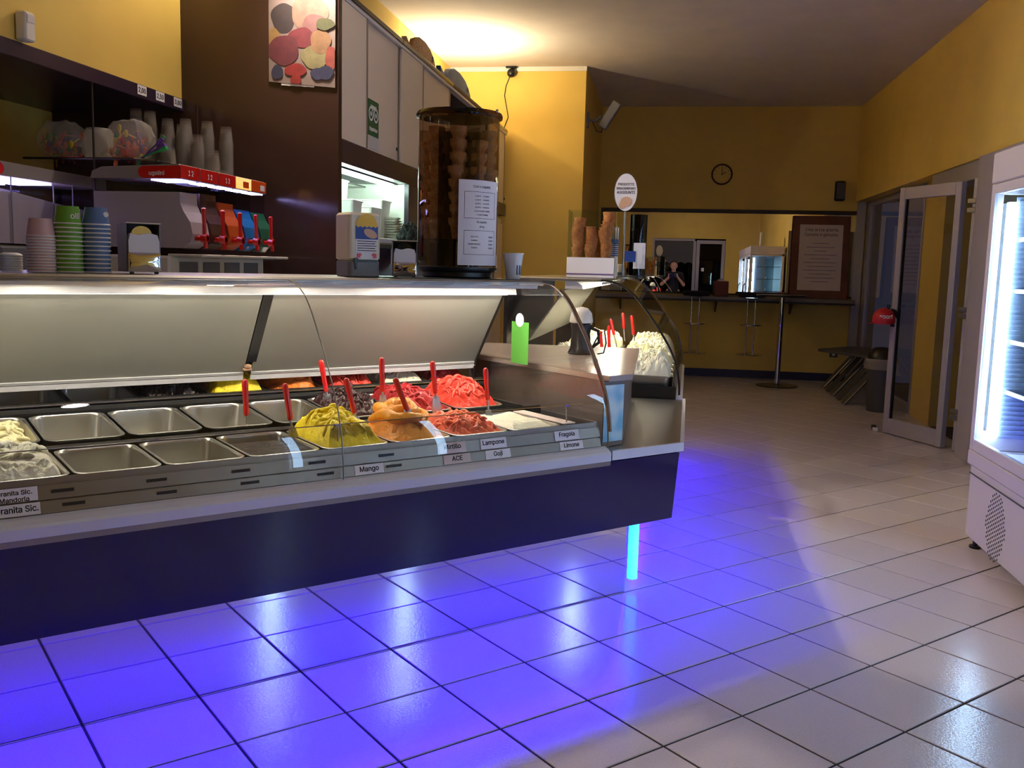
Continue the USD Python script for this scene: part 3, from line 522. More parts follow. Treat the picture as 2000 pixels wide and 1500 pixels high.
# ================================================================== SECOND CASE (along the wall direction)
RZ2 = 88.7; C2O = np.array([0.105, 5.13, 0.0]); c2, s2_ = math.cos(math.radians(RZ2)), math.sin(math.radians(RZ2)); L2 = 1.85
def C2(x, y, z=0.0): return C2O + np.array([c2 * x - s2_ * y, s2_ * x + c2 * y, z])
def to2(X, Y): d = np.array([X - C2O[0], Y - C2O[1]]); return d @ np.array([c2, s2_]), d @ np.array([-s2_, c2])
g2 = thing('gelato_case', 'shorter curved-glass case behind the corner, full of white granita', 'display case', C2O, RZ2)
part(g2, 'plinth', bx(0.0, L2, 0.235, 1.0, 0.0, 0.455), 'mirror_steel', False)
part(g2, 'led_strip', bx(0.02, L2 - .02, 0.228, 0.233, 0.438, 0.442), 'led_blue', False); part(g2, 'tub', bx(0.0, L2, 0.04, 1.0, 0.467, 0.654), 'counter_blue', False)
part(g2, 'front_rail', prism_x([(-0.008, 0.640), (-0.008, 0.668), (0.028, 0.690), (0.034, 0.640)], 0, L2), 'rail_white', False)
part(g2, 'well_floor', bx(0, L2, 0.04, 1.0, 0.655, 0.665), 'steel_dark', False); part(g2, 'well_back', bx(0, L2, 0.98, 1.0, 0.666, 1.29), 'steel_dark', False)
part(g2, 'glass_pane', swept(GS, 0.003, L2 - 0.003, 0.005), 'glass', 40)
EG2 = np.vstack([GS, [(0.96, 1.292), (0.96, 0.69)]])
for x in (0.0, L2): part(g2, 'end_glass', prism_x(EG2, x, x + 0.005), 'glass', False)
part(g2, 'glass_edge', tube(np.column_stack([np.full(len(GS), -0.002), GS[:, 0], GS[:, 1]]), 0.006, 6), 'black_plastic', label='black edge strip of the near end glass')
part(g2, 'glass_edge', tube(np.column_stack([np.full(len(GS), L2 + 0.004), GS[:, 0], GS[:, 1]]), 0.004, 6), 'chrome')
part(g2, 'end_panel', bx(-0.006, -0.001, 0.03, 0.34, 0.66, 0.735), 'steel_dark', False)
part(g2, 'top_shelf', bx(0, L2, 0.452, 1.0, 1.292, 1.309, 0.004), 'steel_satin', False)
part(g2, 'lamp_housing', prism_x([(0.56, 1.25), (0.565, 1.27), (0.60, 1.291), (0.66, 1.291), (0.66, 1.25)], 0.01, L2 - 0.01), 'rail_white', False)
part(g2, 'lamp_lip', bx(.01, L2 - .01, .4545, .458, 1.277, 1.2915, .001), 'rail_white', False); part(g2, 'lamp_tube', bx(0.03, L2 - 0.03, 0.463, 0.495, 1.2865, 1.2885), 'tube_case', False)
part(g2, 'front_lip', prism_x([(0.044, 0.69), (0.0465, 0.772), (0.0475, 0.785), (0.0495, 0.785), (0.0495, 0.69)], 0.01, L2 - 0.01), 'steel', False)
part(g2, 'label_rail', prism_x([(0.026, 0.694), (0.041, 0.7655), (0.0432, 0.7645), (0.029, 0.693)], 0.01, L2 - 0.01), 'steel_satin', False)
part(g2, 'rear_flap', prism_x([(0.66, 1.243), (0.86, 0.95), (0.866, 0.954), (0.666, 1.247)], 0.02, L2 - 0.02), 'flap_grey', False)
for y in (0.40, 0.79): part(g2, 'pan_bar', bx(0.01, L2 - 0.01, y, y + 0.012, 0.77, 0.80 + (0.05 if y > .5 else 0)), 'steel_dark', False)
W2 = ['white', 'white', 'cream', 'white', 'white', 'cream', 'white']
for r, (yc, zc, tilt) in enumerate(((0.2225, 0.788, 0.8), (0.595, 0.826, 4.4))):
    for k in range(7):
        x = 0.135 + 0.25 * k; lab = f'{ORD[k]} from near, {("front", "rear")[r]} row, shorter case'
        copy(pan0, C2(x, yc, zc), RZ2, 'steel pan ' + lab, 'steel gelato pans', rx=tilt)
        g = thing('gelato', f'{("frosty white", "pale yellowish")[W2[k] == "cream"]} granita heap, {lab}', 'ice cream', C2(x, yc, zc), RZ2, 'granita in the shorter case', tilt)
        part(g, 'mound', gelato_mesh(PW - 0.026, PL - 0.026, 'flaky', (0.105, 0.08)[r] * (0.75 if k == 0 and r == 0 else 1), 70 + 9 * r + k, -0.015), 'gelato_' + W2[k], True)
for (X, z1), (Xb, z0), Y in (((-.376, 1.001), (-.364, .911), 5.5), ((-.329, 1.033), (-.319, .91), 5.5), ((-.348, 1.046), (-.325, .964), 6.0), ((-.271, 1.088), (-.261, 1.006), 6.0), ((-.215, 1.073), (-.198, .969), 6.0)):
    b, t = np.array([Xb, Y, z0]), np.array([X, Y + .02, z1]); d = (t - b) / np.linalg.norm(t - b)
    s = thing('spatula', f'red-handled spatula standing in the granita, {("near left", "near right", "middle left", "far middle", "far right")[[-.376, -.329, -.348, -.271, -.215].index(X)]}', 'spatula', (0, 0, 0), 0, 'red granita spatulas')
    part(s, 'handle', tube([b - d * .02, b, b + (t - b) * .5, t - d * .008, t], [.008, .0095, .009, .0105, .002], 12), 'red_plastic', 50); part(s, 'shaft', tube([b - d * .012, b - d * .10], .004, 8), 'steel_satin', 50)
# mixer on the corner slab
mx = thing('hand_mixer', 'small black mixer with white domed cap on the corner slab', 'mixer', (-0.40, 4.5, 0.9525))
part(mx, 'body', lathe([(0.058, 0), (0.062, 0.006), (0.05, 0.03), (0.045, 0.10), (0.052, 0.145), (0.04, 0.152)], 28), 'black_plastic'); part(mx, 'cap', lathe([(0.056, 0.152), (0.058, 0.16), (0.05, 0.20), (0.03, 0.222), (0.004, 0.228)], 28), 'white_plastic')
part(mx, 'handle', tube([(0.045, -.01, .13), (0.085, -.015, .115), (0.09, -.015, .06), (0.05, -.01, .03)], .008, 10), 'black_plastic')
part(mx, 'cord', tube([(0.05, -.02, .02), (0.09, -.03, .10), (0.115, -.03, .12), (0.125, -.03, .06), (0.115, -.03, 0.012), (0.085, -.03, 0.006)], .0035, 8), 'black_plastic')
# things on top of the second case --------------------------------------------
TZ = 1.3095
wf = thing('waffle_cone', 'rolled waffle cone nested with others in the clear box', 'cone', (-0.445, 5.5, TZ + 0.02)); 
CONE = lathe([(0.006, 0), (0.012, 0.004), (0.032, 0.14), (0.037, 0.165), (0.034, 0.165), (0.028, 0.14), (0.006, 0.01)], 20); part(wf, 'shell', CONE, 'waffle', 40)
cb = thing('cone_box', 'clear acrylic box of waffle cones with white printed base', 'box', (-0.44, 5.5, TZ), 0)
BW, BD, BH = 0.27, 0.20, 0.385
part(cb, 'front', bx(-BW/2, BW/2, -BD/2, -BD/2 + .003, 0, BH), 'clear_acrylic', False); part(cb, 'rear', bx(-BW/2, BW/2, BD/2 - .003, BD/2, 0, BH), 'clear_acrylic', False)
for x in (-BW/2, BW/2 - .003): part(cb, 'side', bx(x, x + .003, -BD/2 + .003, BD/2 - .003, 0, BH), 'clear_acrylic', False)
part(cb, 'base', bx(-BW/2, BW/2, -BD/2, BD/2, -.0, .004), 'white_plastic', False); part(cb, 'paper_strip', bx(-BW/2 - .001, BW/2 + .001, -BD/2 - .003, -BD/2 - .001, .003, .117), 'paper', False); part(cb, 'stripe', bx(-BW/2 - .001, BW/2 + .001, -BD/2 - .0045, -BD/2 - .003, .018, .026), 'ink_violet', False)
k = 0
for cx, n, lean in ((-0.085, 11, 2), (-0.005, 8, -3), (0.072, 13, 4), (0.04, 9, 9)):
    for i in range(n):
        cyy = 0.05 if (cx == 0.04) else -0.02; loc = (-0.44 + cx + i * 0.018 * math.sin(math.radians(lean)), 5.5 + cyy, TZ + 0.012 + 0.0168 * i)
        if k: copy(wf, loc, 37 * k, 'rolled waffle cone nested in the clear box of cones', 'waffle cones in the clear box', ry=lean)
        else:
            UsdGeom.Xform(stage.GetPrimAtPath(wf)).GetOrderedXformOps()[0].Set(Gf.Vec3d(*loc)); keys(stage.GetPrimAtPath(wf), label='rolled waffle cone nested in the clear box of cones', group='waffle cones in the clear box')
        k += 1
st = thing('straw_box', 'tall white straw box with blue stripes beside the cone box', 'box', (-0.318, 5.62, TZ))
part(st, 'box', rbox(.045, .05, .20, .006), 'white_plastic'); part(st, 'rim', xf(rbox(.047, .052, .03, .006), (0, 0, .20)), 'cup_blue')
for i in range(6): part(st, 'stripe', bx(-.0235, .0235, -.0262, -.0252, .13 + .012 * i, .136 + .012 * i), 'sticker_blue', False)
for i in range(5): part(st, 'straw', rod((-.015 + .0075 * i, 0, .05), (-.02 + .01 * i, 0, .30 + .01 * (i % 2)), .003, 8), 'paper_film')
ov = thing('oval_sign', 'oval sign on a thin stand reading senza conservanti aggiunti', 'sign', (-0.263, 5.62, TZ))
oval = xf(prism(affinity.scale(Point(0, 0).buffer(1, 24), .066, .108), 0, .004), rx=90)
ovp = part(ov, 'plate', xf(oval, (0, 0, .505)), 'paper', 40); part(ov, 'rim', cat(*[tube([(.067 * math.cos(a), -.002, .505 + .109 * math.sin(a)) for a in np.linspace(0, 2 * math.pi, 49)], .0025, 6, False)]), 'dark_grey_plastic')
for i, (s, h) in enumerate((('PRODOTTI', .013), ('SENZA CONSERVANTI', .013), ('AGGIUNTI', .015))): part(ovp, 'lettering', xf(stand(text(s, h, True, .0006, True, .112)), (0, -.0042, .545 - .024 * i)), 'ink', False)
part(ovp, 'picture', cat(xf(prism(affinity.scale(Point(0, 0).buffer(1, 12), .034, .03), 0, .0008), (0.005, -.0042, .45), rx=90), xf(prism(affinity.scale(Point(0, 0).buffer(1, 12), .02, .022), 0, .0008), (-.018, -.0046, .43), rx=90)), 'skin_print'); part(ov, 'pole', rod((0, .004, .012), (0, .004, .43), .006), 'alu'); part(ov, 'foot', cyl(.045, 0, .012, 24, .002), 'alu')
cd = thing('cup_dispenser', 'slim smoked tube of brown wafers with white note on the rear case', 'dispenser', (-0.185, 5.80, TZ))
part(cd, 'tube', lathe([(.052, .01), (.052, .385), (.048, .385), (.048, .012)], 24), 'smoke_lid'); part(cd, 'base', cyl(.058, 0, .02, 24, .003), 'black_plastic'); part(cd, 'wafers', lathe([(.044, .02)] + [q for i in range(16) for q in ((.046, .022 + .021 * i), (.046, .034 + .021 * i), (.040, .041 + .021 * i))] + [(.01, .36)], 20), 'wafer')
part(cd, 'note', xf(bx(-.036, .036, -.001, 0, .06, .215), (0.012, -.056, 0)), 'paper', False); part(cd, 'blue_card', bx(-.075, -.01, -.062, -.060, .10, .165), 'sticker_blue', False)
# ================================================================== ON THE MAIN CASE TOP
def top(x, y, z=0.0): return CW(x, y, 1.3105 + z)
ORDN = ORD + ['ninth', 'tenth', 'eleventh', 'twelfth', 'thirteenth', 'fourteenth']; ORDN[0] = 'lowest, first'
def cup_stack(x, y, n, step, col, word, h=0.058):
    m = {'green': 'cup_green', 'blue': 'cup_blue', 'pink': 'cup_pink'}[word]; first = None
    for i in range(n):
        lab = f'upturned {col} paper cup, {"top one" if i == n - 1 else ORDN[i] + " from the bottom"} of the {word} stack'
        if first is None or i == n - 1:
            loc_ = top(x, y, step * i)
            first = thing('paper_cup', lab, 'cup', loc_, 45 + 12, f'{word} paper cups'); 
            part(first, 'wall', lathe([(.0425, .003), (.0335, h), (.031, h), (.0335, h - .004), (.0405, .003)], 32, False, False), m); part(first, 'rim', lathe([(.0425, 0), (.0445, .0015), (.0445, .0035), (.0425, .005), (.041, .003)], 32, False, False), 'cup_rim'); part(first, 'bottom', cyl(.0325, h - .006, h - .004, 24), m)
            if i == n - 1 and word == 'green': part(first, 'lettering', wrap(xf(text('olli', .018, True, .0012), (0, .018, 0), rz=0), .0395, math.radians(-78)), 'cup_rim', False)
            if i == n - 1 and word == 'blue': part(first, 'dot', xf(xf(cyl(.009, 0, .001, 16), rx=90), (.018, -.0348, .036), rz=0), 'cup_rim')
        else: copy(first, top(x, y, step * i), 45 + (i * 13) % 9, lab, f'{word} paper cups')
cup_stack(.530, .74, 13, .0094, 'white and pink', 'pink'); cup_stack(.612, .74, 12, .0142, 'bright green', 'green'); cup_stack(.697, .74, 12, .0142, 'blue', 'blue')
bb = thing('blue_box', 'dark blue box cut by the left picture edge on the case top', 'box', top(.345, .72), 45); part(bb, 'body', rbox(.105, .10, .205, .004), 'sticker_blue'); part(bb, 'lid', bx(-.054, .054, -.051, .051, .205, .212, .002), 'sticker_blue', False)
ps = thing('plastic_cup_stack', 'short stack of pale cups behind the blue box at the left edge', 'cups', top(.45, .80), 45); part(ps, 'cups', lathe([(.03, 0)] + [q for i in range(7) for q in ((.034, .001 + .008 * i), (.034, .004 + .008 * i), (.031, .008 + .008 * i))] + [(.02, .06)], 24), 'cup_rim')
def napkins(x, y, w, d, h, rz, lab):
    t = thing('napkin_dispenser', lab, 'napkin dispenser', top(x, y), 45 + rz, None)
    part(t, 'body', cat(bx(-w/2, -w/2 + .003, -d/2 + .012, d/2, .006, h), bx(w/2 - .003, w/2, -d/2 + .012, d/2, .006, h), bx(-w/2, w/2, d/2 - .003, d/2, .006, h), bx(-w/2, w/2, -d/2 + .02, d/2, .006, .012)), 'grey_plastic', False)
    part(t, 'lid', bx(-w/2 - .002, w/2 + .002, -d/2 + .004, d/2 + .002, h, h + .005, .002), 'steel_satin', False)
    arch = [(-w/2 + .004, .008), (w/2 - .004, .008), (w/2 - .004, h * .78)] + [(w * .30 * math.cos(a), h * .80 + h * .17 * math.sin(a)) for a in np.linspace(0, math.pi, 13)] + [(-w/2 + .004, h * .78)]
    part(t, 'back_plate', xf(prism_y(arch, -.002, 0), (0, -d/2 + .034, 0)), 'chrome', False)
    nap = [(-w/2 + .006, h * .42), (w/2 - .006, h * .42), (w/2 - .006, h * .66)] + [(q * (w/2 - .012), h * (.80 + .02 * math.sin(4 * q))) for q in np.linspace(1, -1, 9)] + [(-w/2 + .006, h * .66)]
    part(t, 'napkins', xf(prism_y(nap, 0, .03), (0, -d/2 + .002, 0)), 'paper', False)
    fr = loft([np.column_stack([q[:, 0], np.full(len(q), y0), q[:, 1] + h * .235]) for y0, q in ((-d/2 + .010, rrect(w - .006, h * .40, .006)), (-d/2 - .002, rrect(w - .008, h * .39, .006)), (-d/2 - .006, rrect(w * .80, h * .27, .02)))]); part(t, 'front_plate', tm(fr.vertices, fr.faces[:, ::-1]), 'chrome', 20)
    for sx in (-1, 1): part(t, 'foot', bx(sx * w * .36 - .006, sx * w * .36 + .006, -d/2, -d/2 + .02, 0, .007, .002), 'black_plastic', False)
napkins(.838, .76, .112, .13, .166, 0, 'steel napkin dispenser in front of the slush machine, left one'); napkins(1.838, .70, .098, .10, .142, -27, 'small steel napkin dispenser between white dispenser and cone cylinder')
wb = thing('wipe_dispenser', 'cream dispenser box on grey base with yellow and blue sticker', 'dispenser', top(1.662, .76), 45)
part(wb, 'base', rbox(.136, .126, .062, .018), 'grey_plastic'); part(wb, 'cover', xf(rbox(.138, .128, .186, .016, .010), (0, 0, .062)), 'cream_plastic'); part(wb, 'slot', bx(-.036, .050, -.0655, -.060, .058, .066), 'black_plastic', False)
F = -.0646
wst = part(wb, 'sticker', bx(-.042, .054, F - .0006, F, .068, .198), 'paper', False)
shell_p = Polygon([(.046 * math.cos(a) * (1 + .04 * math.cos(9 * a)), .046 * math.sin(a)) for a in np.linspace(0, math.pi, 40)] + [(-.046 + .092 * q / 30, -.007 * abs(math.sin(math.pi * q / 6))) for q in range(1, 30)])
part(wst, 'shell_print', xf(prism_y(np.array(shell_p.exterior.coords)[:-1], F - .0014, F - .0008), (.006, 0, .198)), 'sun_yellow', False); part(wst, 'picture', bx(-.042, .054, F - .0012, F - .0006, .146, .196), 'sticker_blue', False)
part(wst, 'hand_print', xf(prism_y(np.array(affinity.rotate(affinity.scale(Point(0, 0).buffer(1, 10), .030, .016), -22).exterior.coords)[:-1], F - .0019, F - .0013), (.022, 0, .168)), 'skin_print', False)
for i in range(5): part(wst, 'print_line', bx(-.034, .048 - .006 * (i % 2), F - .001, F - .0006, .137 - .009 * i, .1395 - .009 * i), 'ink', False)
for sx in (-1, 1): part(wst, 'arrow', xf(prism_y([(-.012, .006), (-.002, .006), (-.002, .013), (.012, 0), (-.002, -.013), (-.002, -.006), (-.012, -.006)], 0, .0006), (.006 + sx * .034, F - .0012, .082), ry=(40 if sx > 0 else 140)), 'red_label', False)
part(wb, 'lock', cat(xf(cyl(.010, 0, .006, 16), (-.040, F - .001, .064), rx=90), bx(-.044, -.036, F - .004, F, .03, .060)), 'black_plastic')
mat_ = solo('rubber_mat', xf(cat(bx(1.72, 2.32, .50, .95, 0, .004, .001)), CW(0, 0, 1.3095), rz=45), 'black_plastic', 'thin black mat under the big cone cylinder', 'mat')
# cone cylinder ----------------------------------------------------------------
CCX, CCY = 2.115, .745
cc = thing('cone_dispenser', 'tall smoked acrylic cylinder full of wafer cups with white price sheet', 'dispenser', top(CCX, CCY, .004), 45)
R = .172
part(cc, 'base', lathe([(.14, 0), (.15, .004), (.15, .022), (R - .004, .026), (R, .034), (R, .044), (.15, .046)], 48), 'black_plastic'); part(cc, 'tube', lathe([(R - .004, .046), (R - .004, .652), (R - .0075, .652), (R - .0075, .046)], 64, False, False), 'smoke_acrylic', 60)
part(cc, 'lid', lathe([(R - .012, .648), (R + .006, .652), (R + .008, .660), (R + .003, .672), (R - .02, .676), (.004, .677)], 64), 'smoke_lid', 40); part(cc, 'lid_knob', xf(cyl(.006, 0, .012, 12, .002), (.075, -.16, .668), rx=30), 'chrome')
for k in range(6): a = math.radians(60 * k - 92); part(cc, 'divider', xf(bx(.012, R - .01, -.0012, .0012, .046, .60), rz=math.degrees(a)), 'smoke_acrylic', False)
part(cc, 'shelf_ring', lathe([(.02, .150), (R - .012, .150), (R - .012, .154), (.02, .154)], 48, False, False), 'smoke_lid')
def sheet(w, h, th, n=24):
    L = [np.array([(x, 0, 0), (x, h, 0), (x, h, th), (x, 0, th)]) for x in np.linspace(-w / 2, w / 2, n)]; return loft(L)
A0 = math.radians(-90 + 3)
psh = part(cc, 'price_sheet', wrap(xf(sheet(.205, .340, .0008), (0, .052, 0)), R - .003, A0), 'paper', 40)
def put(s, h, x, y, fit, bold=False): part(psh, 'lettering', wrap(xf(text(s, h, bold, .0006, True, fit), (x, y, .0009)), R - .003, A0), 'ink', False)
put('Coni e coppette', .010, 0, .362, .085)
for i, s in enumerate(('2,00 € - 2 GUSTI', '2,50 € - 3 GUSTI', '3,00 € - 4 GUSTI', '3,50 € - 5 GUSTI', '1,50 € BABY CONO', '+ 0,50 PANNA')): put(s, .0062, 0.002, .326 - .0148 * i, .095)
put('Da asporto', .009, 0, .222, .05); put('al kg', .008, 0, .204, .03)
for i, (a, b) in enumerate((('GELATO', '18,00 €'), ('PANNA', '16,00 €'), ('SEMIFREDDO', '20,00 €'), ('TORTE', '24,00 €'))): put(a, .0062, -.034, .164 - .0148 * i, .06); put(b, .0062, .052, .164 - .0148 * i, .036)
def frame(w, h, y): 
    t = .0013; return [xf(sheet(w, t, .0005), (0, y, .0009)), xf(sheet(w, t, .0005), (0, y + h, .0009)), xf(sheet(t, h, .0005, 2), (-w / 2, y, .0009)), xf(sheet(t, h, .0005, 2), (w / 2, y, .0009))]
part(psh, 'frame_line', cat(*[wrap(m, R - .003, A0) for m in frame(.156, .105, .240)]), 'ink', False); part(psh, 'frame_line', cat(*[wrap(m, R - .003, A0) for m in frame(.156, .096, .095)]), 'ink', False)
CUPM = lathe([(.015, 0), (.017, .001), (.021, .030), (.024, .052), (.0315, .060), (.0345, .084), (.032, .084), (.029, .064), (.012, .052)], 20)
wc = None; k = 0
for j in range(13):
    ring = j < 8; a = math.radians(45 * j - 80 if ring else 72 * j); rr = .124 if ring else .052
    n = (8, 7, 8, 8, 7, 8, 7, 8, 7, 8, 7, 8, 7)[j]
    for i in range(n):
        z = .156 + .052 * i; loc = top(CCX, CCY, .004 + z) + np.array([rr * math.cos(a), rr * math.sin(a), 0]); lab = 'wafer cup cone nested in a column inside the smoked cylinder'
        if wc is None: wc = thing('wafer_cone', lab, 'cone', loc, 0, 'wafer cones in the cylinder'); part(wc, 'shell', CUPM, 'wafer', 40)
        else: copy(wc, loc, 31 * k, lab, 'wafer cones in the cylinder', rx=float(rng.uniform(-4, 4)), ry=float(rng.uniform(-4, 4)))
        k += 1
pc = thing('plastic_cup', 'clear plastic cup with dark print right of the cone cylinder', 'cup', top(2.285, .575), 45)
part(pc, 'wall', lathe([(.030, 0), (.0415, .108), (.0400, .108), (.0290, .003)], 32, True, False), 'paper_film'); part(pc, 'rim', lathe([(.0415, .106), (.0435, .108), (.0435, .111), (.0405, .110)], 32, False, False), 'cup_rim'); part(pc, 'print', wrap(xf(text('|||', .026, True, .0006), (0, .030, 0)), .0358, math.radians(-80)), 'ink', False)
# ================================================================== BACK AREA LEFT: niche, slush machines, glass shelf
bk = thing('back_counter', 'low work counter behind the gelato case carrying the slush machines', 'counter', (0, 0, 0)); part(bk, 'body', prism([(-3.30, 3.22), (-2.47, 3.22), (-2.02, 3.67), (-1.98, 4.73), (-3.30, 4.73)], 0, .90), 'indigo_laminate', False); part(bk, 'worktop', prism([(-3.33, 3.19), (-2.45, 3.19), (-1.98, 3.65), (-1.94, 4.735), (-3.33, 4.735)], .90, .94), 'stone_grey', False)
SL = {'lemon': ((226, 212, 206), 1.645), 'cola': ((92, 58, 44), 1.652), 'orange': ((244, 108, 26), 1.625), 'blue': ((22, 138, 214), 1.605), 'mint': ((44, 124, 84), 1.60)}
for k_, (c, _) in SL.items(): M('slush_' + k_, c, 0.5)
def tank_shape(w, zt, inset=0.0):
    "side outline of a tank (x toward the front, z), bulging out low at the front"
    i = inset; return [(-.20 + i, 1.405 + i), (.0, 1.405 + i), (.045 - i, 1.43 + i), (.055 - i, 1.47), (.045 - i, 1.52), (.015 - i, 1.565), (.0 - i, 1.60), (.0 - i, zt), (-.41 + i, zt), (-.41 + i, 1.45 + i), (-.38 + i, 1.405 + i)]
sm = thing('slush_machine', 'slush machine with five clear tanks, red taps and red-labelled lids', 'slush machine', (-2.06, 0, 0))
part(sm, 'body', bx(-.44, -.04, 3.72, 4.67, .94, 1.375, .01), 'white_plastic', False); part(sm, 'tray', bx(-.06, .10, 3.74, 4.66, 1.372, 1.384, .003), 'white_plastic', False)
for i in range(4): part(sm, 'panel_button', bx(-.041, -.036, 3.80 + .21 * i, 3.96 + .21 * i, 1.27, 1.35, .002), 'grey_plastic', False)
for i, (nm, (c, lev)) in enumerate(SL.items()):
    y = 3.825 + .1725 * i; w = .156
    tk = part(sm, 'tank', prism_y(tank_shape(w, 1.70), y - w / 2, y + w / 2), 'tank_acrylic', False)
    part(tk, 'slush', prism_y(np.array(Polygon(tank_shape(w, 1.70, .004)).intersection(sbox(-1, 1, 1, lev)).exterior.coords)[:-1], y - w / 2 + .004, y + w / 2 - .004), 'slush_' + nm, False, label=f'{nm} coloured slush')
    ld = part(sm, 'lid', prism_y([(-.415, 1.70), (.004, 1.70), (.004, 1.752), (-.004, 1.762), (-.36, 1.748), (-.405, 1.730)], y - w / 2 - .003, y + w / 2 + .003), 'lid_grey', False)
    lm = ('red_label', 'red_label', 'red_label', 'amber_lit', 'orange_label')[i]
    lb = part(ld, 'lid_label', bx(.0045, .008, y - w / 2 - .004, y + w / 2 + .004, 1.704, 1.758, .001), lm, False)
    part(sm, 'light_bar', bx(-.06 if i else -.14, -.004, y - w / 2 + .012, y + w / 2 - .012, 1.693, 1.699), 'led_machine', False)
    if i < 3: part(ld, 'lettering', xf(stand(text('1 2', .022, True, .0008)), (.0085, y, 1.718), rz=90), 'paper', False)
    if i == 3: part(ld, 'print', bx(.0082, .0092, y - .01, y + .05, 1.712, 1.742), 'orange_label', False)
    if i == 4: part(ld, 'print', bx(.0082, .0092, y + .01, y + .06, 1.712, 1.740), 'paper', False)
    part(tk, 'tap', cat(tube([(.085, y - .035, 1.447), (.085, y - .035, 1.51), (.083, y - .035, 1.578), (.083, y - .035, 1.583)], [.009, .0085, .011, .004], 10), xf(cyl(.019, 0, .03, 14, .003), (.07, y - .035, 1.452), ry=90), rod((.03, y - .035, 1.452), (.10, y - .035, 1.452), .011), rod((.088, y - .035, 1.452), (.092, y - .035, 1.41), .009)), 'red_plastic')
lab_poly = Polygon([(-.165 + .025 * math.cos(a), 1.727 + .025 * math.sin(a)) for a in np.linspace(math.pi / 2, 3 * math.pi / 2, 12)] + [(.004, 1.702), (.004, 1.755)])
part(sm, 'lid_label', prism_y(np.array(lab_poly.exterior.coords)[:-1], 3.7435, 3.7445), 'red_label', False); part(sm, 'lettering', xf(stand(text('ugolini', .017, True, .0008)), (-.105, 3.7432, 1.715)), 'paper', False)
sl = thing('slush_machine', 'second slush machine at left, seen from its side, red label at the edge', 'slush machine', (-2.77, 3.93, 0))
part(sl, 'body', bx(-.50, 0, -.38, .38, .94, 1.40, .01), 'grey_plastic', False)
for i in range(2):
    x0 = -.235 * (i + 1) + .012; part(sl, 'tank', bx(x0, x0 + .22, -.42, .38, 1.405, 1.69), 'tank_acrylic', False); part(sl, 'slush', prism_x([(-.415, 1.41), (.37, 1.41), (.37, 1.57), (.0, 1.60), (-.415, 1.645)], x0 + .005, x0 + .215), 'slush_lemon', False)
    part(sl, 'lid', prism_x([(-.43, 1.69), (.39, 1.69), (.39, 1.735), (.36, 1.742), (-.42, 1.752), (-.43, 1.745)], x0 - .003, x0 + .223), 'lid_grey', False); part(sl, 'light_bar', bx(x0 + .02, x0 + .20, -.40, .0, 1.678, 1.688), 'led_machine', False)
for y in (-.30, -.02, .12): part(sl, 'seam', bx(-.0025, -.0005, y, y + .006, 1.41, 1.69), 'grey_plastic', False)
part(sl, 'lid_label', prism_x([(-.43, 1.695), (-.36, 1.695), (-.345, 1.705), (-.338, 1.72), (-.345, 1.735), (-.36, 1.745), (-.43, 1.745)], .0005, .0018), 'red_label', False); part(sl, 'lettering', xf(stand(text('ini', .015, True, .0008)), (.002, -.385, 1.705), rz=90), 'paper', False)
SZ = 1.81
gs = thing('glass_shelf', 'hanging glass shelf with curved rear edge on thin rods', 'shelf', (0, 0, 0))
part(gs, 'plate', prism([(-2.95, 3.96), (-2.40, 3.96), (-2.33, 4.02), (-2.32, 4.30)] + [(-2.32 - .62 * q - .0, 4.30 + .41 * math.sin(math.pi * min(q * 1.0, 1) * .62 + .06)) for q in np.linspace(.06, 1, 14)], SZ - .010, SZ), 'shelf_glass', False)
part(gs, 'front_edge', cat(rod((-2.95, 3.958, SZ - .005), (-2.40, 3.958, SZ - .005), .0055, 6), rod((-2.40, 3.958, SZ - .005), (-2.322, 4.05, SZ - .005), .0055, 6), rod((-2.322, 4.05, SZ - .005), (-2.318, 4.30, SZ - .005), .005, 6)), 'cabinet_dark')
part(gs, 'rod', rod((-2.586, 3.945, 2.135), (-2.586, 3.945, .94), .005, 8), 'cabinet_dark'); part(gs, 'rod', rod((-2.40, 4.55, 2.135), (-2.40, 4.55, 1.77), .004, 8), 'cabinet_dark')
# bags of coloured spoons on the shelf
def spoon_bag(x, y, w, h, seed, lab):
    r = np.random.default_rng(seed); t = thing('spoon_bag', lab, 'bag', (x, y, SZ + .001))
    th = np.linspace(0, 2 * np.pi, 15)[:-1]; loops = []
    for z, s in ((0, .55), (.02, .85), (.06, 1.0), (.11, .98), (.15, .86), (.175, .70), (.18, .5)):
        loops.append(np.stack([w / 2 * s * np.cos(th) * (1 + .08 * r.standard_normal(14)), .075 * s * np.sin(th) * (1 + .1 * r.standard_normal(14)), np.full(14, z * h / .18) + .004 * r.standard_normal(14) * (z > 0)], 1))
    part(t, 'film', loft(loops), 'bag_film', False)
    for i in range(30):
        c = np.array([r.uniform(-.36, .36) * w, r.uniform(-.035, .035), r.uniform(.02, .66) * h]); d = r.standard_normal(3); d[1] *= .5; d /= np.linalg.norm(d); L = .04
        part(t, 'spoon', cat(tube([c - d * L, c + d * L * .5], .0035, 6), xf(trimesh.creation.icosphere(1, 1.0), c + d * L * .85, s=(.011, .006, .019))), 'spoon_' + ('red', 'orange', 'green', 'yellow', 'red', 'orange', 'purple')[(i + seed) % 7])
    return t
spoon_bag(-2.845, 4.10, .235, .175, 3, 'clear bag of coloured plastic spoons, left end of the glass shelf'); spoon_bag(-2.485, 4.08, .22, .175, 4, 'clear bag of coloured plastic spoons, right side of the glass shelf')
tb = thing('plastic_tub', 'clear round plastic tub between the two spoon bags', 'tub', (-2.68, 4.13, SZ + .001)); part(tb, 'wall', lathe([(.06, 0), (.075, .04), (.072, .12), (.055, .15), (.052, .15), (.069, .118), (.058, .004)], 24, True, False), 'bag_film')
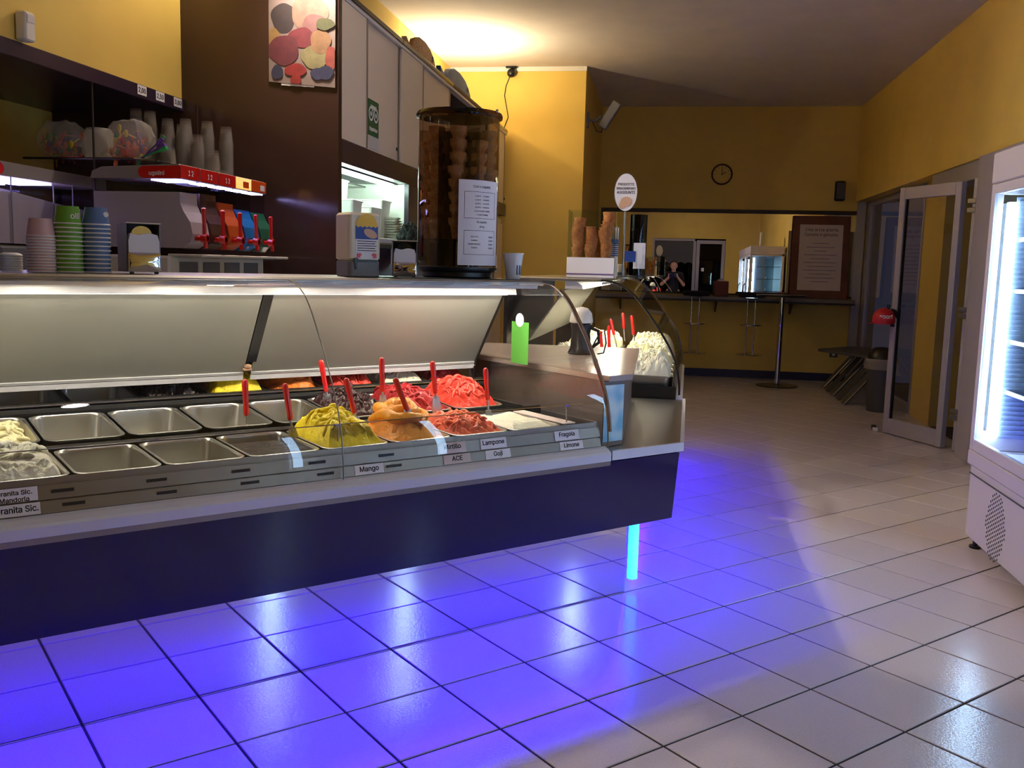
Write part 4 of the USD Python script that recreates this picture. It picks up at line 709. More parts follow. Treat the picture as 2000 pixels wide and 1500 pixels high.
for i, c in enumerate(('yellow', 'green', 'yellow', 'green', 'orange')): part(tb, 'spoon', tube([(-.04 + .015 * i, 0, .01 + .008 * i), (.02 + .01 * i, .01, .03 + .01 * i), (.035 + .01 * i, .01, .035 + .01 * i)], [.004, .004, .009], 6), 'spoon_' + c)
for i, c in enumerate(('purple', 'purple', 'green', 'green', 'purple', 'green')):
    q = np.array([.004 * (i % 3), .012 * (i // 3), .010 * (i % 3)]); a = np.array([-2.425, 4.06, SZ + .006]) + q * .3; b = np.array([-2.318, 4.07, SZ + .098]) + q * np.array([2, 1, -2.6]) + (0, 0, .012 * (c == 'green'))
    solo('plastic_spoon', tube([a, a + (b - a) * .7, a + (b - a) * .8, b], [.004, .004, .010, .009], 8), 'spoon_' + c, f'{c} plastic spoon in the loose bundle right of the spoon bags', 'spoon', 'loose spoons on the shelf')
CS = [(-2.66, 4.42, 2.107, SZ), (-2.585, 4.42, 2.104, SZ), (-2.49, 4.42, 2.066, SZ), (-2.405, 4.44, 2.066, 1.764), (-2.345, 4.30, 2.012, 1.764), (-2.29, 4.44, 2.052, 1.764), (-2.20, 4.46, 2.034, 1.764), (-2.27, 4.30, 1.972, 1.764), (-2.41, 4.26, 1.964, 1.764), (-2.19, 4.30, 1.90, 1.764), (-2.34, 4.16, 1.90, 1.764)]
pcup = None; CSN = ['leftmost tall', 'second tall', 'third tall, behind the spoons', 'middle tall', 'short front, right of middle', 'second tallest right', 'rightmost tall', 'small front right', 'short front middle', 'lowest right', 'lowest middle']
for s_, (x, y, zt, z0) in enumerate(CS):
    n = max(3, int(round((zt - z0 - .085) / .012))); lab = f'clear plastic cup nested in the upturned {CSN[s_]} stack'
    for i in range(n):
        if pcup is None: pcup = thing('clear_cup', lab, 'cup', (x, y, z0), 0, 'stacked clear plastic cups'); part(pcup, 'wall', lathe([(.036, 0), (.037, .003), (.0345, .006), (.026, .085), (.002, .0855)], 20, False, False), 'clear_cup', 40)
        else: copy(pcup, (x, y, z0 + .012 * i), 0, lab, 'stacked clear plastic cups')
for y, s in ((4.334, '2,00'), (4.50, '2,50'), (4.674, '3,00')):
    t = thing('price_label', f'small white price label reading {s} on the dark shelf edge, {dict(zip(("2,00", "2,50", "3,00"), ("left", "middle", "right")))[s]} of three', 'label', (XB + .0125, y, 2.150)); q_ = part(t, 'card', bx(0, .0012, -.040, .040, 0, .046), 'paper', False); part(q_, 'lettering', xf(stand(text(s, .022, True, .0008)), (.0014, 0, .012), rz=90), 'ink', False)
ms = thing('motion_sensor', 'white motion sensor on the yellow bulkhead above the dark ledge', 'sensor', (XB + .001, 3.475, 2.205), 0); part(ms, 'body', xf(rbox(.05, .062, .112, .012, .006), (.026, 0, 0)), 'white_plastic'); part(ms, 'lens', bx(.051, .0535, -.022, .022, .07, .10, .001), 'rail_white', False)
# poster on the brown panel -------------------------------------------------------------
po = thing('fruit_poster', 'white poster printed with assorted fruit on the brown panel', 'poster', (-1.915, YBR - .006, 2.27), 0)
pk = [(-.178, .018), (.183, -.015), (.186, .62), (-.175, .62)]
posh = part(po, 'sheet', prism_y(pk, -.0012, 0), 'poster_paper', False); part(po, 'under_sheet', prism_y([(-.11, .0), (.07, -.012), (.07, .06), (-.11, .06)], .0003, .001), 'paper', False)
FR = [('plum', (84, 66, 66), -.095, .335, .068, .075), ('melon', (206, 166, 140), .045, .355, .10, .085), ('rosy_melon', (190, 130, 124), .075, .30, .07, .05), ('apricot', (222, 170, 96), -.150, .235, .04, .05), ('raspberry_print', (176, 66, 76), .0, .235, .075, .05), ('grape_print', (150, 60, 72), -.095, .175, .085, .075), ('pear', (206, 190, 130), .075, .140, .075, .06), ('peach', (214, 160, 110), .105, .215, .055, .06), ('grapefruit', (226, 104, 86), .165, .13, .035, .06), ('blueberry', (76, 74, 110), -.130, .065, .032, .036), ('currant', (214, 56, 50), -.03, .075, .06, .032), ('currant_low', (222, 60, 48), -.028, .025, .03, .026), ('blackberry', (80, 80, 124), .09, .055, .038, .03), ('blackberry_b', (74, 74, 120), .135, .06, .04, .035), ('leaf', (120, 120, 70), .13, .30, .05, .03)]
def wobble(r, s, n=28):
    a = np.linspace(0, 2 * np.pi, n, endpoint=False); return 1 + .05 * np.sin(3 * a + s) + .03 * np.sin(5 * a + 2 * s)
for i, (nm, c, x, z, rx_, rz_) in enumerate(FR):
    M('print_' + nm, tuple(int(q * .68) for q in c), .8, var=.25, vscale=18); a = np.linspace(0, 2 * np.pi, 28, endpoint=False); w = wobble(1, i)
    shp = Polygon(np.stack([x + rx_ * w * np.cos(a), z + rz_ * w * np.sin(a)], 1)).intersection(Polygon(pk).buffer(-.002))
    part(posh, 'fruit_print', prism_y(np.array(shp.exterior.coords)[:-1], -.0018 - .0003 * i, -.0012 - .0003 * i), 'print_' + nm, False)
# ================================================================== CABINETS
def cabinet(lab, y0, y1, doors, dark=False, knobs=()):
    t = thing('wall_cabinet', lab, 'cabinet', (XCAB, 0, 0))
    part(t, 'top_board', bx(-.60, .006, y0, y1, 2.742, 2.772, .003), 'cabinet_dark' if dark else 'brown_laminate', False); part(t, 'rail', bx(-.05, .0, y0, y1, 2.722, 2.742), 'rail_white', False)
    part(t, 'bottom_board', bx(-.60, .004, y0, y1, 1.886, 2.008, .002), 'indigo_laminate', False); part(t, 'back', bx(-.60, -.58, y0, y1, 2.008, 2.742), 'cabinet_dark', False)
    for y in (y0, y1 - .016): part(t, 'side', bx(-.58, -.045, y, y + .016, 2.008, 2.742), 'cabinet_cream', False)
    for i, (a, b) in enumerate(doors):
        o = (-.018 if i % 2 else 0); part(t, 'door', bx(-.022 + o, -.004 + o, a, b, 2.012, 2.72, .002), 'cabinet_cream', False); part(t, 'door_edge', bx(-.024 + o, .0 + o, b - .02, b, 2.012, 2.722, .002), 'alu', False)
    for y, z in knobs: part(t, 'lock', xf(cyl(.012, 0, .008, 14, .002), (-.004, y, z), ry=90), 'black_plastic')
    return t
ca = cabinet('cream sliding-door wall cabinet beside the brown panel, with green sticker', 4.795, 5.92, ((4.80, 5.235), (5.225, 5.915)), knobs=((5.82, 2.08),)); cabinet('cream sliding-door wall cabinet in the middle, under the wooden fish', 5.925, 7.34, ((5.93, 6.46), (6.45, 7.33)))
cabinet('dark open wall cabinet under the blue fish', 7.345, 8.88, (), True); cabinet('cream wall cabinet at the far end next to the yellow column', 8.885, 9.85, ((8.89, 9.35), (9.35, 9.845)), knobs=((9.77, 2.06),))
tp = thing('owl_sticker', 'green sticker with white owl eyes on the second cabinet door', 'sticker', (XCAB - .0215, 5.40, 2.10)); tsh = part(tp, 'sheet', bx(0, .001, -.10, .10, 0, .205), 'green_sticker', False)
for sy in (-1, 1): part(tsh, 'ring', xf(prism(Point(0, 0).buffer(.042, 12).difference(Point(0, 0).buffer(.030, 12)), 0, .001), (.001, sy * .046, .125), ry=90), 'paper', False); part(tsh, 'pupil', xf(cyl(.014, 0, .001, 14), (.001, sy * .046, .125), ry=90), 'paper')
part(tsh, 'beak', prism_x([(-.06, .175), (.06, .175), (0, .150)], .001, .002), 'paper', False); part(tsh, 'lettering', xf(stand(text('tripadvisor', .022, True, .0008, True, .16)), (.0012, 0, .030), rz=90), 'paper', False)
nt = solo('paper_note', bx(XCAB - .021, XCAB - .020, 5.32, 5.50, 2.03, 2.10), 'paper_film', 'small clear note under the green sticker on the cabinet door', 'note')
cu2 = thing('back_cupboard', 'dark back cupboard with brightly lit opening full of white containers', 'cupboard', (XCAB, 0, 0))
part(cu2, 'front', cat(bx(-.03, .0, 4.795, 8.6, 0, 1.50), bx(-.03, .0, 6.10, 8.6, 1.50, 1.885)), 'indigo_laminate', False); part(cu2, 'carcass', cat(bx(-.60, -.58, 4.795, 8.6, 0, 1.885), bx(-.58, -.03, 4.795, 4.80, 1.48, 1.885), bx(-.58, -.03, 6.10, 6.12, 1.48, 1.885)), 'white_plastic', False); part(cu2, 'shelf', bx(-.58, .006, 4.80, 6.10, 1.485, 1.515, .003), 'rail_white', False)
part(cu2, 'lower_edge', bx(.0, .008, 5.4, 6.4, 1.455, 1.482, .002), 'alu', False); part(cu2, 'light_tube', tube([(-.10, 4.86, 1.868), (-.10, 6.05, 1.868)], .012, 4), 'tube_recess'); part(cu2, 'light_rail', cat(bx(-.13, -.07, 4.83, 6.08, 1.878, 1.885), bx(-.30, -.29, 4.82, 6.08, 1.86, 1.868), rod((-.30, 5.0, 1.885), (-.30, 5.0, 1.80), .004)), 'steel_dark', False)
for i, (y, x, w, d, h, kind) in enumerate(((4.95, -.16, .16, .10, .22, 'blue'), (5.10, -.30, .20, .26, .30, 'w'), (5.30, -.18, .18, .20, .20, 'w'), (5.46, -.34, .16, .24, .33, 'w'), (5.66, -.20, .22, .24, .18, 'w'), (5.90, -.24, .20, .30, .24, 'w'))):
    t = thing('container', f'white takeaway container in the lit cupboard opening, {ORD[i]} from left' if kind == 'w' else 'blue and white striped package at the left end of the lit opening', 'container', (XCAB + x, y, 1.516))
    if kind == 'w': part(t, 'body', loft([at_z(rrect(d * .86, w * .86, .02), 0), at_z(rrect(d, w, .02), h * .92), at_z(rrect(d * 1.02, w * 1.02, .02), h)]), 'white_plastic'); part(t, 'lid', bx(-d * .52, d * .52, -w * .52, w * .52, h, h + .01, .003), 'white_plastic', False)
    else:
        part(t, 'body', rbox(d, w, h, .012), 'sky_sticker'); 
        for q in range(4): part(t, 'stripe', bx(d / 2, d / 2 + .001, -w / 2 + .005, w / 2 - .005, .02 + .02 * q, .028 + .02 * q), 'paper', False)
for i in range(9):
    lab = f'white flat takeaway tray, {ORDN[i]} from the bottom of the stack in the lit opening'
    t = thing('takeaway_tray', lab, 'tray', (XCAB - .12, 6.0 - .004 * i, 1.516 + .016 * i), 6 * (i % 3), 'takeaway trays in the lit opening') if i == 0 else None
    if i == 0: part(t, 'body', loft([at_z(rrect(.16, .14, .02), 0), at_z(rrect(.19, .17, .02), .012), at_z(rrect(.20, .18, .02), .014)]), 'white_plastic'); tr0 = t
    else: copy(tr0, (XCAB - .12, 6.0 - .004 * i, 1.516 + .016 * i), 6 * (i % 3), lab)
dv = np.array(trimesh.creation.icosphere(4, 1.0).vertices); dn_ = 1 + .55 * (meshkit.fbm(dv * 4.5) - .5) + .25 * (meshkit.noise(dv * 16) - .5)
du = thing('feather_duster', 'dark fluffy duster standing left of the cone cylinder', 'duster', (XCAB + .10, 5.78, 1.46)); part(du, 'head', tm(dv * dn_[:, None] * [.085, .115, .15], trimesh.creation.icosphere(4, 1.0).faces), 'black_matte', True); part(du, 'stick', rod((0, 0, -.10), (0, 0, -.54), .010), 'cabinet_dark')
solo('paper_slip', bx(XCAB + .002, XCAB + .003, 5.70, 5.83, 1.36, 1.46), 'paper', 'small white slip behind the smaller napkin dispenser', 'note')
ap = thing('tall_appliance', 'pale tall appliance by the yellow column behind the cone cylinder', 'appliance', (-2.02, 9.50, 0)); part(ap, 'body', bx(-.28, .27, -.30, .30, .04, 1.86, .008), 'white_plastic', False); part(ap, 'door', bx(.271, .285, -.28, .28, .12, 1.80, .004), 'cabinet_cream', False); part(ap, 'door_handle', bx(.286, .30, -.25, -.22, 1.0, 1.4, .004), 'grey_plastic', False)
for sx in (-.22, .22):
    for sy in (-.24, .24): part(ap, 'foot', xf(cyl(.02, 0, .04, 12), (sx, sy, 0)), 'black_plastic')
# fish on the cabinets --------------------------------------------------------------------
def fish(lab, y, L, h, mat, rot):
    t = thing('fish_ornament', lab, 'fish', (-1.84, y, 2.776), rot)
    P = [(-.50, .10), (-.46, .42), (-.36, .78), (-.18, .98), (.05, 1.0), (.25, .90), (.42, .66), (.50, .42), (.49, .32), (.38, .16), (.22, .04), (-.2, 0), (-.4, .02)]
    part(t, 'body', xf(loft([np.column_stack([np.full(len(P), x), np.array(P)[:, 0] * L * s, (np.array(P)[:, 1] * s + (1 - s) * .4) * h]) for x, s in ((-.024, .93), (-.016, 1), (.016, 1), (.024, .93))])), mat, 30); part(t, 'eye', xf(cyl(.022, 0, .004, 16), (.024, L * .33, h * .58), ry=90), 'cabinet_dark')
    part(t, 'tail', loft([np.column_stack([np.full(4, x), np.array([-.46, -.62, -.66, -.46]) * L, np.array([.12, 0.0, .62, .34]) * h]) for x in (-.018, .018)]), mat, False)
fish('pale wooden fish on top of the middle wall cabinet', 6.83, .70, .20, 'wood_fish', 0); fish('blue painted wooden fish on top of the dark open cabinet', 7.98, .98, .21, 'blue_fish', 0)
cv = thing('ceiling_camera', 'small black ball camera under the ceiling on the yellow column', 'camera', (-1.70, 9.93, 3.36)); part(cv, 'ball', xf(trimesh.creation.icosphere(3, .045), (0, -.03, 0)), 'black_plastic'); part(cv, 'bracket', cat(bx(-.06, .06, -.05, 0, .052, .066, .003), rod((0, -.02, .03), (0, -.02, .055), .012)), 'black_plastic')
part(cv, 'cable', tube([(-.02, .012, -.02), (-.06, .012, -.12), (-.075, .012, -.22), (-.05, .012, -.34), (-.03, .012, -.44), (-.06, .012, -.52), (-.08, .012, -.58)], .004, 6), 'cabinet_dark')
sc_ = thing('security_camera', 'grey tilted security camera on the dark side of the column', 'camera', (-.92, 10.2, 2.93)); part(sc_, 'wall_plate', bx(0, .02, -.05, .05, -.08, .08, .004), 'grey_plastic', False); part(sc_, 'arm', tube([(.02, 0, 0), (.09, 0, -.01), (.15, 0, .04)], .016, 10), 'grey_plastic'); part(sc_, 'body', xf(rbox(.10, .10, .30, .02, .008), (.16, 0, -.08), ry=32), 'grey_plastic'); part(sc_, 'cord', tube([(.06, 0, -.02), (.11, 0, -.12), (.16, 0, -.13), (.17, 0, -.08)], .005, 6), 'black_plastic')
# ================================================================== FAR WALL: bar shelf, stools, table, board
br = thing('bar_shelf', 'narrow grey stone bar shelf along the far wall', 'shelf', (0, 0, 0)); part(br, 'top', bx(-.90, 2.29, 12.0, 12.355, 1.008, 1.050, .004), 'stone_grey', False); part(br, 'edge', bx(-.90, 2.29, 11.995, 12.03, .984, 1.0075, .003), 'cabinet_dark', False)
for x in (-.6, .62, 1.55): part(br, 'bracket', prism_x([(12.36, .985), (12.08, .985), (12.36, .84)], x, x + .02), 'cabinet_dark', False)
def stool(x, lab):
    t = thing('bar_stool', lab, 'stool', (x, 11.955, 0), 0, 'stools hung on the bar shelf')
    part(t, 'seat', xf(lathe([(.03, 1.0505), (.155, 1.0505), (.166, 1.062), (.166, 1.092), (.155, 1.104), (.003, 1.106)], 40), (.008, .10, 0)), 'black_matte', 40)
    for sx in (-.047, .047): part(t, 'tube', tube([(sx, .02, 1.046), (sx * 1.0, -.004, 1.0), (sx, -.004, .36)], .0105, 12), 'chrome')
    part(t, 'under_plate', bx(-.075, .075, -.012, .044, 1.040, 1.0505, .003), 'chrome', False)
    part(t, 'base', lathe([(.165, .335), (.168, .341), (.16, .347), (.05, .358), (.02, .372), (.003, .373)], 40), 'chrome', 40); part(t, 'foot_ring', tube([(.135 * math.cos(a), -.004 - .135 * math.sin(a), .705) for a in np.linspace(0, math.pi, 17)] , .008, 8), 'chrome'); part(t, 'foot_bar', rod((-.135, -.004, .705), (.135, -.004, .705), .008), 'chrome')
stool(.365, 'black-seated bar stool hung on the bar shelf, left of the red box'); stool(1.05, 'black-seated bar stool hung on the bar shelf behind the round table')
bt = thing('bistro_table', 'tall round bistro table with thin dark top and chrome pole', 'table', (1.37, 11.60, 0)); part(bt, 'top', lathe([(.28, 1.078), (.30, 1.083), (.302, 1.094), (.296, 1.102), (.003, 1.102)], 56), 'black_plastic'); part(bt, 'pole', cyl(.032, .014, 1.078, 28), 'chrome', 40); part(bt, 'base', lathe([(.245, 0), (.25, .005), (.245, .011), (.06, .016), (.034, .03)], 56), 'steel_dark')
rb = thing('napkin_box', 'dark red box with white tissue on the bar shelf', 'box', (.682, 12.14, 1.051)); part(rb, 'body', bx(-.085, .085, -.07, .07, 0, .19, .004), 'box_red', False); part(rb, 'tissue', loft([at_z(rrect(.09, .03, .01), .188), at_z(rrect(.06, .03, .012), .205), at_z(rrect(.02, .012, .005), .215)]), 'paper')
mb = thing('menu_board', 'brown board with pinkish printed sheet leaning on the mirror', 'board', (1.882, 12.24, 1.051), 0, None, -4.0); part(mb, 'panel', bx(-.348, .348, 0, .014, 0, 1.035, .003), 'board_brown', False); msh = part(mb, 'sheet', bx(-.262, .262, -.0012, 0, .105, .925), 'paper_warm', False)
for i, (s, h) in enumerate((('Crea la tua granita', .040), ('l\'amore è genuino', .040))): part(msh, 'lettering', xf(stand(text(s, h, False, .0008, True, .40)), (.0, -.0014, .845 - .062 * i)), 'ink', False)
for i in range(11): w = (.10, .17, .08, .2, .12, .2, .16, .2, .13, .18, .11)[i]; part(msh, 'print_line', bx(-w, w, -.0018, -.0012, .69 - .048 * i, .696 - .048 * i), 'ink_violet', False)
ck = thing('wall_clock', 'round wall clock with beaded dark rim on the far wall', 'clock', (.628, YF, 2.588)); part(ck, 'face', xf(cyl(.112, 0, .014, 40), rx=90), 'yellow_paint')
part(ck, 'rim_beads', cat(*[xf(cyl(.0105, 0, .024, 10, .003), (.124 * math.cos(2 * math.pi * i / 30), 0, .124 * math.sin(2 * math.pi * i / 30)), rx=90) for i in range(30)]), 'cabinet_dark', 40, kind='stuff')
part(ck, 'rim', xf(lathe([(.111, 0), (.134, 0), (.134, .010), (.111, .016)], 48, False, False), rx=90), 'board_brown'); part(ck, 'hand', cat(bx(-.003, .003, -.019, -.016, -.01, .085), xf(bx(-.0035, .0035, -.022, -.019, -.01, .06), ry=62)), 'ink', False)
part(ck, 'hour_marks', cat(*[xf(bx(-.003, .003, -.016, -.014, .085, .10), ry=30 * i) for i in range(12)]), 'cabinet_dark', False, kind='stuff')
sk = thing('speaker', 'small dark speaker on the far wall near the right corner', 'speaker', (2.07, YF, 2.39)); part(sk, 'body', xf(rbox(.125, .10, .24, .045, .012), (0, -.085, -.12)), 'black_matte'); part(sk, 'grille', xf(rbox(.10, .008, .20, .003, .002), (0, -.139, -.10)), 'dark_grey_plastic'); part(sk, 'bracket', bx(-.02, .02, -.036, 0, -.03, .03, .003), 'black_plastic', False)
ol = thing('wall_outlet', 'dark wall socket low on the far wall', 'outlet', (2.14, YF, .345)); part(ol, 'plate', bx(-.05, .05, -.010, 0, -.036, .036, .003), 'dark_grey_plastic', False); part(ol, 'socket', xf(cyl(.02, 0, .003, 18), (0, -.010, 0), rx=90), 'white_plastic')
# slatted folding bench and bin by the glazing ------------------------------------------------
sb_ = thing('folding_bench', 'grey slatted folding bench leaning by the glazing behind the bin', 'bench', (0, 0, 0))
part(sb_, 'seat_board', prism([(1.74, 11.05), (1.80, 10.9), (2.28, 10.15), (2.36, 10.3), (2.36, 11.5), (2.2, 11.6)], .485, .515), 'slat_grey', False)
for i in range(5):
    y = 11.72 - .34 * i; part(sb_, 'slat', loft([np.array([(1.90, y, 0.0), (1.92, y, 0.0), (2.30, y - .02, .48), (2.28, y - .02, .48)]), np.array([(1.90, y - .20, 0.0), (1.92, y - .20, 0.0), (2.30, y - .22, .48), (2.28, y - .22, .48)])]), 'slat_grey', False)
    if i % 2 == 0: part(sb_, 'edge_strip', rod((1.895, y - .205, 0.004), (2.28, y - .225, .482), .006, 6), 'alu')
tc = thing('litter_bin', 'grey litter bin with black domed lid and clear bag by the glass door', 'bin', (2.17, 9.82, 0)); part(tc, 'body', lathe([(.11, 0), (.118, .006), (.142, .50), (.150, .505), (.150, .53), (.144, .53)], 32, True, False), 'dark_grey_plastic'); part(tc, 'lid', lathe([(.140, .531), (.138, .56), (.115, .615), (.07, .645), (.003, .652)], 32), 'black_plastic')
a = np.linspace(0, 2 * np.pi, 33)[:-1]; part(tc, 'bag', loft([np.stack([r_ * (1 + .04 * np.sin(7 * a + z * 40)) * np.cos(a), r_ * (1 + .04 * np.sin(7 * a + z * 40)) * np.sin(a), np.full(32, z)], 1) for r_, z in ((.152, .535), (.165, .52), (.168, .47), (.160, .43))], False, False), 'bag_film')
ds = thing('door_stop', 'small white and black door stop on the floor by the door leaf', 'door stop', (1.885, 8.62, 0)); part(ds, 'wedge', prism_x([(-.05, 0), (.05, 0), (.05, .035), (-.05, .012)], -.02, .02), 'black_plastic', False); part(ds, 'tip', bx(-.03, .012, -.09, -.051, 0, .03, .004), 'white_plastic', False)
cp = thing('baseball_cap', 'red baseball cap with white script hanging on the door handle', 'cap', (1.845, 8.40, .955), -28)
part(cp, 'crown', loft([np.column_stack([r_ * np.cos(a), 1.08 * r_ * np.sin(a), np.full(32, z)]) for r_, z in ((.088, 0), (.092, .02), (.090, .06), (.078, .095), (.052, .12), (.02, .131))]), 'cap_red', 60)
part(cp, 'visor', xf(loft([np.column_stack([.075 * np.cos(t_), .085 * np.sin(t_), np.full(17, z)]) for z in (0, .004) for t_ in (np.linspace(math.pi * .5, math.pi * 1.5, 17),)]), (-.062, -.01, .004), ry=-8), 'cap_red'); part(cp, 'button', xf(trimesh.creation.icosphere(2, .009), (0, 0, .131)), 'cap_red')
part(cp, 'lettering', wrap(xf(text('sport', .034, True, .0008), (0, .050, .0015)), .0945, math.radians(-62)), 'paper', False); part(cp, 'back_strap', tube([(.05, .075, .02), (.09, .06, .06), (.085, .03, .11), (.05, .04, .12)], .012, 8), 'black_matte')
# ================================================================== DISPLAY FRIDGES along the right wall
def fridge(y0, y1, lab, tubes, X=1.56, yd=None):
    yd = yd or (y0 + y1) / 2; D = 2.235 - X; t = thing('display_fridge', lab, 'fridge', (X, 0, 0)); L = y1 - y0
    part(t, 'base', bx(.012, D, y0 + .01, y1 - .01, .055, .425, .006), 'fridge_white', False); part(t, 'sill', bx(-.004, D, y0, y1, .427, .500, .006), 'fridge_white', False); part(t, 'header', bx(-.004, D, y0, y1, 1.826, 1.975, .006), 'fridge_white', False); part(t, 'seam', bx(.006, .011, y0 + .012, y1 - .012, .38, .385), 'dark_grey_plastic', False)
    part(t, 'top_frame', cat(bx(0, .03, y0 + .045, y1 - .045, 1.775, 1.824, .004), bx(.03, D, y1 - .03, y1, 1.775, 1.824, .004)), 'fridge_white', False); part(t, 'low_frame', cat(bx(0, .03, y0 + .045, y1 - .045, .502, .560, .004), bx(.045, D - .045, y1 - .03, y1, .502, .60, .004)), 'fridge_white', False)
    for x, y in ((0, y0), (0, y1 - .045), (D - .045, y0), (D - .045, y1 - .045)): part(t, 'post', bx(x, x + .045, y, y + .045, .501, 1.825, .004), 'fridge_white', False)
    part(t, 'glass', bx(.010, .016, y0 + .045, y1 - .045, .56, 1.775), 'fridge_glass', False)
    for y in (y0 + .012, y1 - .018): part(t, 'glass', bx(.045, D - .045, y, y + .006, .56, 1.80), 'fridge_glass', False)
    part(t, 'door_bar', bx(-.002, .03, yd - .022, yd + .022, .502, 1.824, .004), 'fridge_white', False)
    for s in (-1, 1): yy = yd + s * .05; part(t, 'handle', tube([(-.002, yy, .75), (-.045, yy, .80), (-.05, yy, .98), (-.045, yy, 1.16), (-.002, yy, 1.21)], .009, 8), 'black_plastic')
    part(t, 'back_panel', bx(D - .04, D - .03, y0 + .046, y1 - .046, .52, 1.80), 'liner', False)
    part(t, 'ribs', cat(*[bx(D - .052, D - .041, y0 + .05, y1 - .05, .56 + .024 * i, .572 + .024 * i) for i in range(51)]), 'liner', False, kind='stuff')
    for y in tubes: part(t, 'light_tube', bx(.060, .095, y - .024, y + .024, .575, 1.735), 'tube_fridge', 40)
    part(t, 'reflector', cat(bx(.10, .32, y1 - .060, y1 - .055, .57, 1.76), *[bx(.11, .31, y1 - .068, y1 - .060, .58 + .024 * i, .591 + .024 * i) for i in range(49)]), 'liner', False)
    part(t, 'blue_light', bx(.10, D - .1, y0 + .10, y1 - .16, .504, .510), 'led_fridge', False)
    for z in (.80, 1.05, 1.30, 1.55): part(t, 'shelf', bx(.135, D - .06, y0 + .05, y1 - .05, z, z + .010), 'shelf_glass', False); part(t, 'shelf_edge', bx(.126, .134, y0 + .05, y1 - .05, z - .004, z + .016), 'white_plastic', False)
    if y1 > 4.9:
        hl = []; cy, cz = 4.575, .205
        for i in range(-8, 9):
            for j in range(-6, 7):
                yy, zz = cy + .021 * j, cz + .021 * i + (.0105 if j % 2 else 0)
                if ((yy - cy) / .128) ** 2 + ((zz - cz) / .165) ** 2 < 1: hl.append(xf(cyl(.0062, 0, .0012, 6), (.0108, yy, zz), ry=90))
        part(t, 'vent_holes', cat(*hl), 'dark_grey_plastic', False, kind='stuff')
    for y in (y0 + .08, y1 - .06):
        for x in (.05, D - .06): part(t, 'foot', xf(cat(cyl(.012, .012, .056, 12), cyl(.028, 0, .014, 16, .003)), (x, y, 0)), 'black_plastic')
    return t
M('fridge_white', (196, 188, 196), .4); M('liner', (150, 162, 184), .3); emitter('led_fridge', (30, 20, 255), 3.0)
fridge(3.42, 5.0, 'lit white display fridge at the right edge with glass door', (4.93, 3.49), yd=3.98); fridge(1.42, 3.36, 'second lit display fridge behind the first one, nearer the viewer', (2.40, 1.49), yd=2.22)
r_ = np.random.default_rng(11)
for i, (y, z, h) in enumerate(((4.62, 1.066, .06), (4.40, 1.066, .09), (4.12, 1.066, .07), (4.66, .816, .08), (4.38, .816, .05), (4.08, .816, .08), (4.60, .56, .12), (4.30, .56, .10), (4.62, 1.316, .04), (4.30, 1.316, .05), (4.5, 1.566, .05))):
    zz = z + .0015 if z > .7 else .512
    t = thing('food_tray', f'white wrapped tray in the lit fridge, {("second", "third", "lowest", "top", "upper")[0 if z == 1.066 else 1 if z == .816 else 2 if z < .7 else 3 if z > 1.5 else 4]} shelf, {("far end", "middle", "near end")[0 if y > 4.55 else 1 if y > 4.2 else 2]}', 'tray', (1.84, y, zz), float(r_.uniform(-8, 8)))
    part(t, 'tray', loft([at_z(rrect(.14, .12, .02), 0), at_z(rrect(.18, .16, .025), h * .6), at_z(rrect(.185, .165, .025), h * .62)]), 'white_plastic'); v = gelato_mesh(.165, .145, 'flaky', h * .7, 300 + i, 0.0); part(t, 'wrap', xf(v, (0, 0, h * .62 + .002 + .0)), 'paper', True) if False else part(t, 'wrap', loft([at_z(rrect(.17, .15, .02), h * .62), at_z(rrect(.13, .11, .03) + .006 * r_.standard_normal((28, 2)), h * .9), at_z(rrect(.05, .04, .012), h)]), 'paper_film')
os_ = thing('oval_sign', 'oval sign board standing on top of the display fridge, seen in the mirror', 'sign', (1.78, 4.45, 1.976), 90); part(os_, 'plate', xf(xf(prism(affinity.scale(Point(0, 0).buffer(1, 24), .14, .15), 0, .03), rx=90), (0, 0, .155)), 'rail_white', 40); part(os_, 'foot', bx(-.05, .05, -.06, .03, 0, .012, .003), 'alu', False)
# ================================================================== THE PHOTOGRAPHER, seen in the far mirror
def hullchain(items):
    out = None
    for a, ra, b, rb in items:
        s = mf.Manifold.batch_hull([mf.Manifold.sphere(ra, 20).translate(tuple(map(float, a))), mf.Manifold.sphere(rb, 20).translate(tuple(map(float, b)))]); out = s if out is None else out + s
    return out
def soft(m, l=.012, it=8):
    q = m.refine_to_length(l).to_mesh(); t = trimesh.Trimesh(q.vert_properties[:, :3], q.tri_verts, process=True); trimesh.smoothing.filter_taubin(t, iterations=it); return t
cp_ = np.array(CAM_POS); PY = -.40
def ph(r, u, f): return cp_ + CR * r + CU * u + CF * f      # phone frame
SHL, SHR = np.array([-.185, PY, 1.38]), np.array([.185, PY, 1.38]); ELL, ELR = np.array([-.30, PY + .06, 1.12]), np.array([.27, PY + .04, 1.12])
WRL, WRR = ph(-.135, -.075, -.075), ph(.105, -.075, -.075)
body = [((0, PY, 1.34), .115, (0, PY, 1.12), .125), ((0, PY, 1.12), .125, (0, PY, .95), .135), ((-.10, PY, 1.37), .085, (.10, PY, 1.37), .085), ((0, PY, 1.42), .06, (0, PY + .01, 1.50), .055), ((0, PY + .01, 1.60), .092, (0, PY + .025, 1.63), .092), ((0, PY + .035, 1.55), .062, (0, PY + .01, 1.62), .085), ((0, PY + .105, 1.585), .012, (0, PY + .10, 1.615), .010), ((-.083, PY, 1.59), .018, (-.083, PY, 1.61), .02), ((.083, PY, 1.59), .018, (.083, PY, 1.61), .02)]
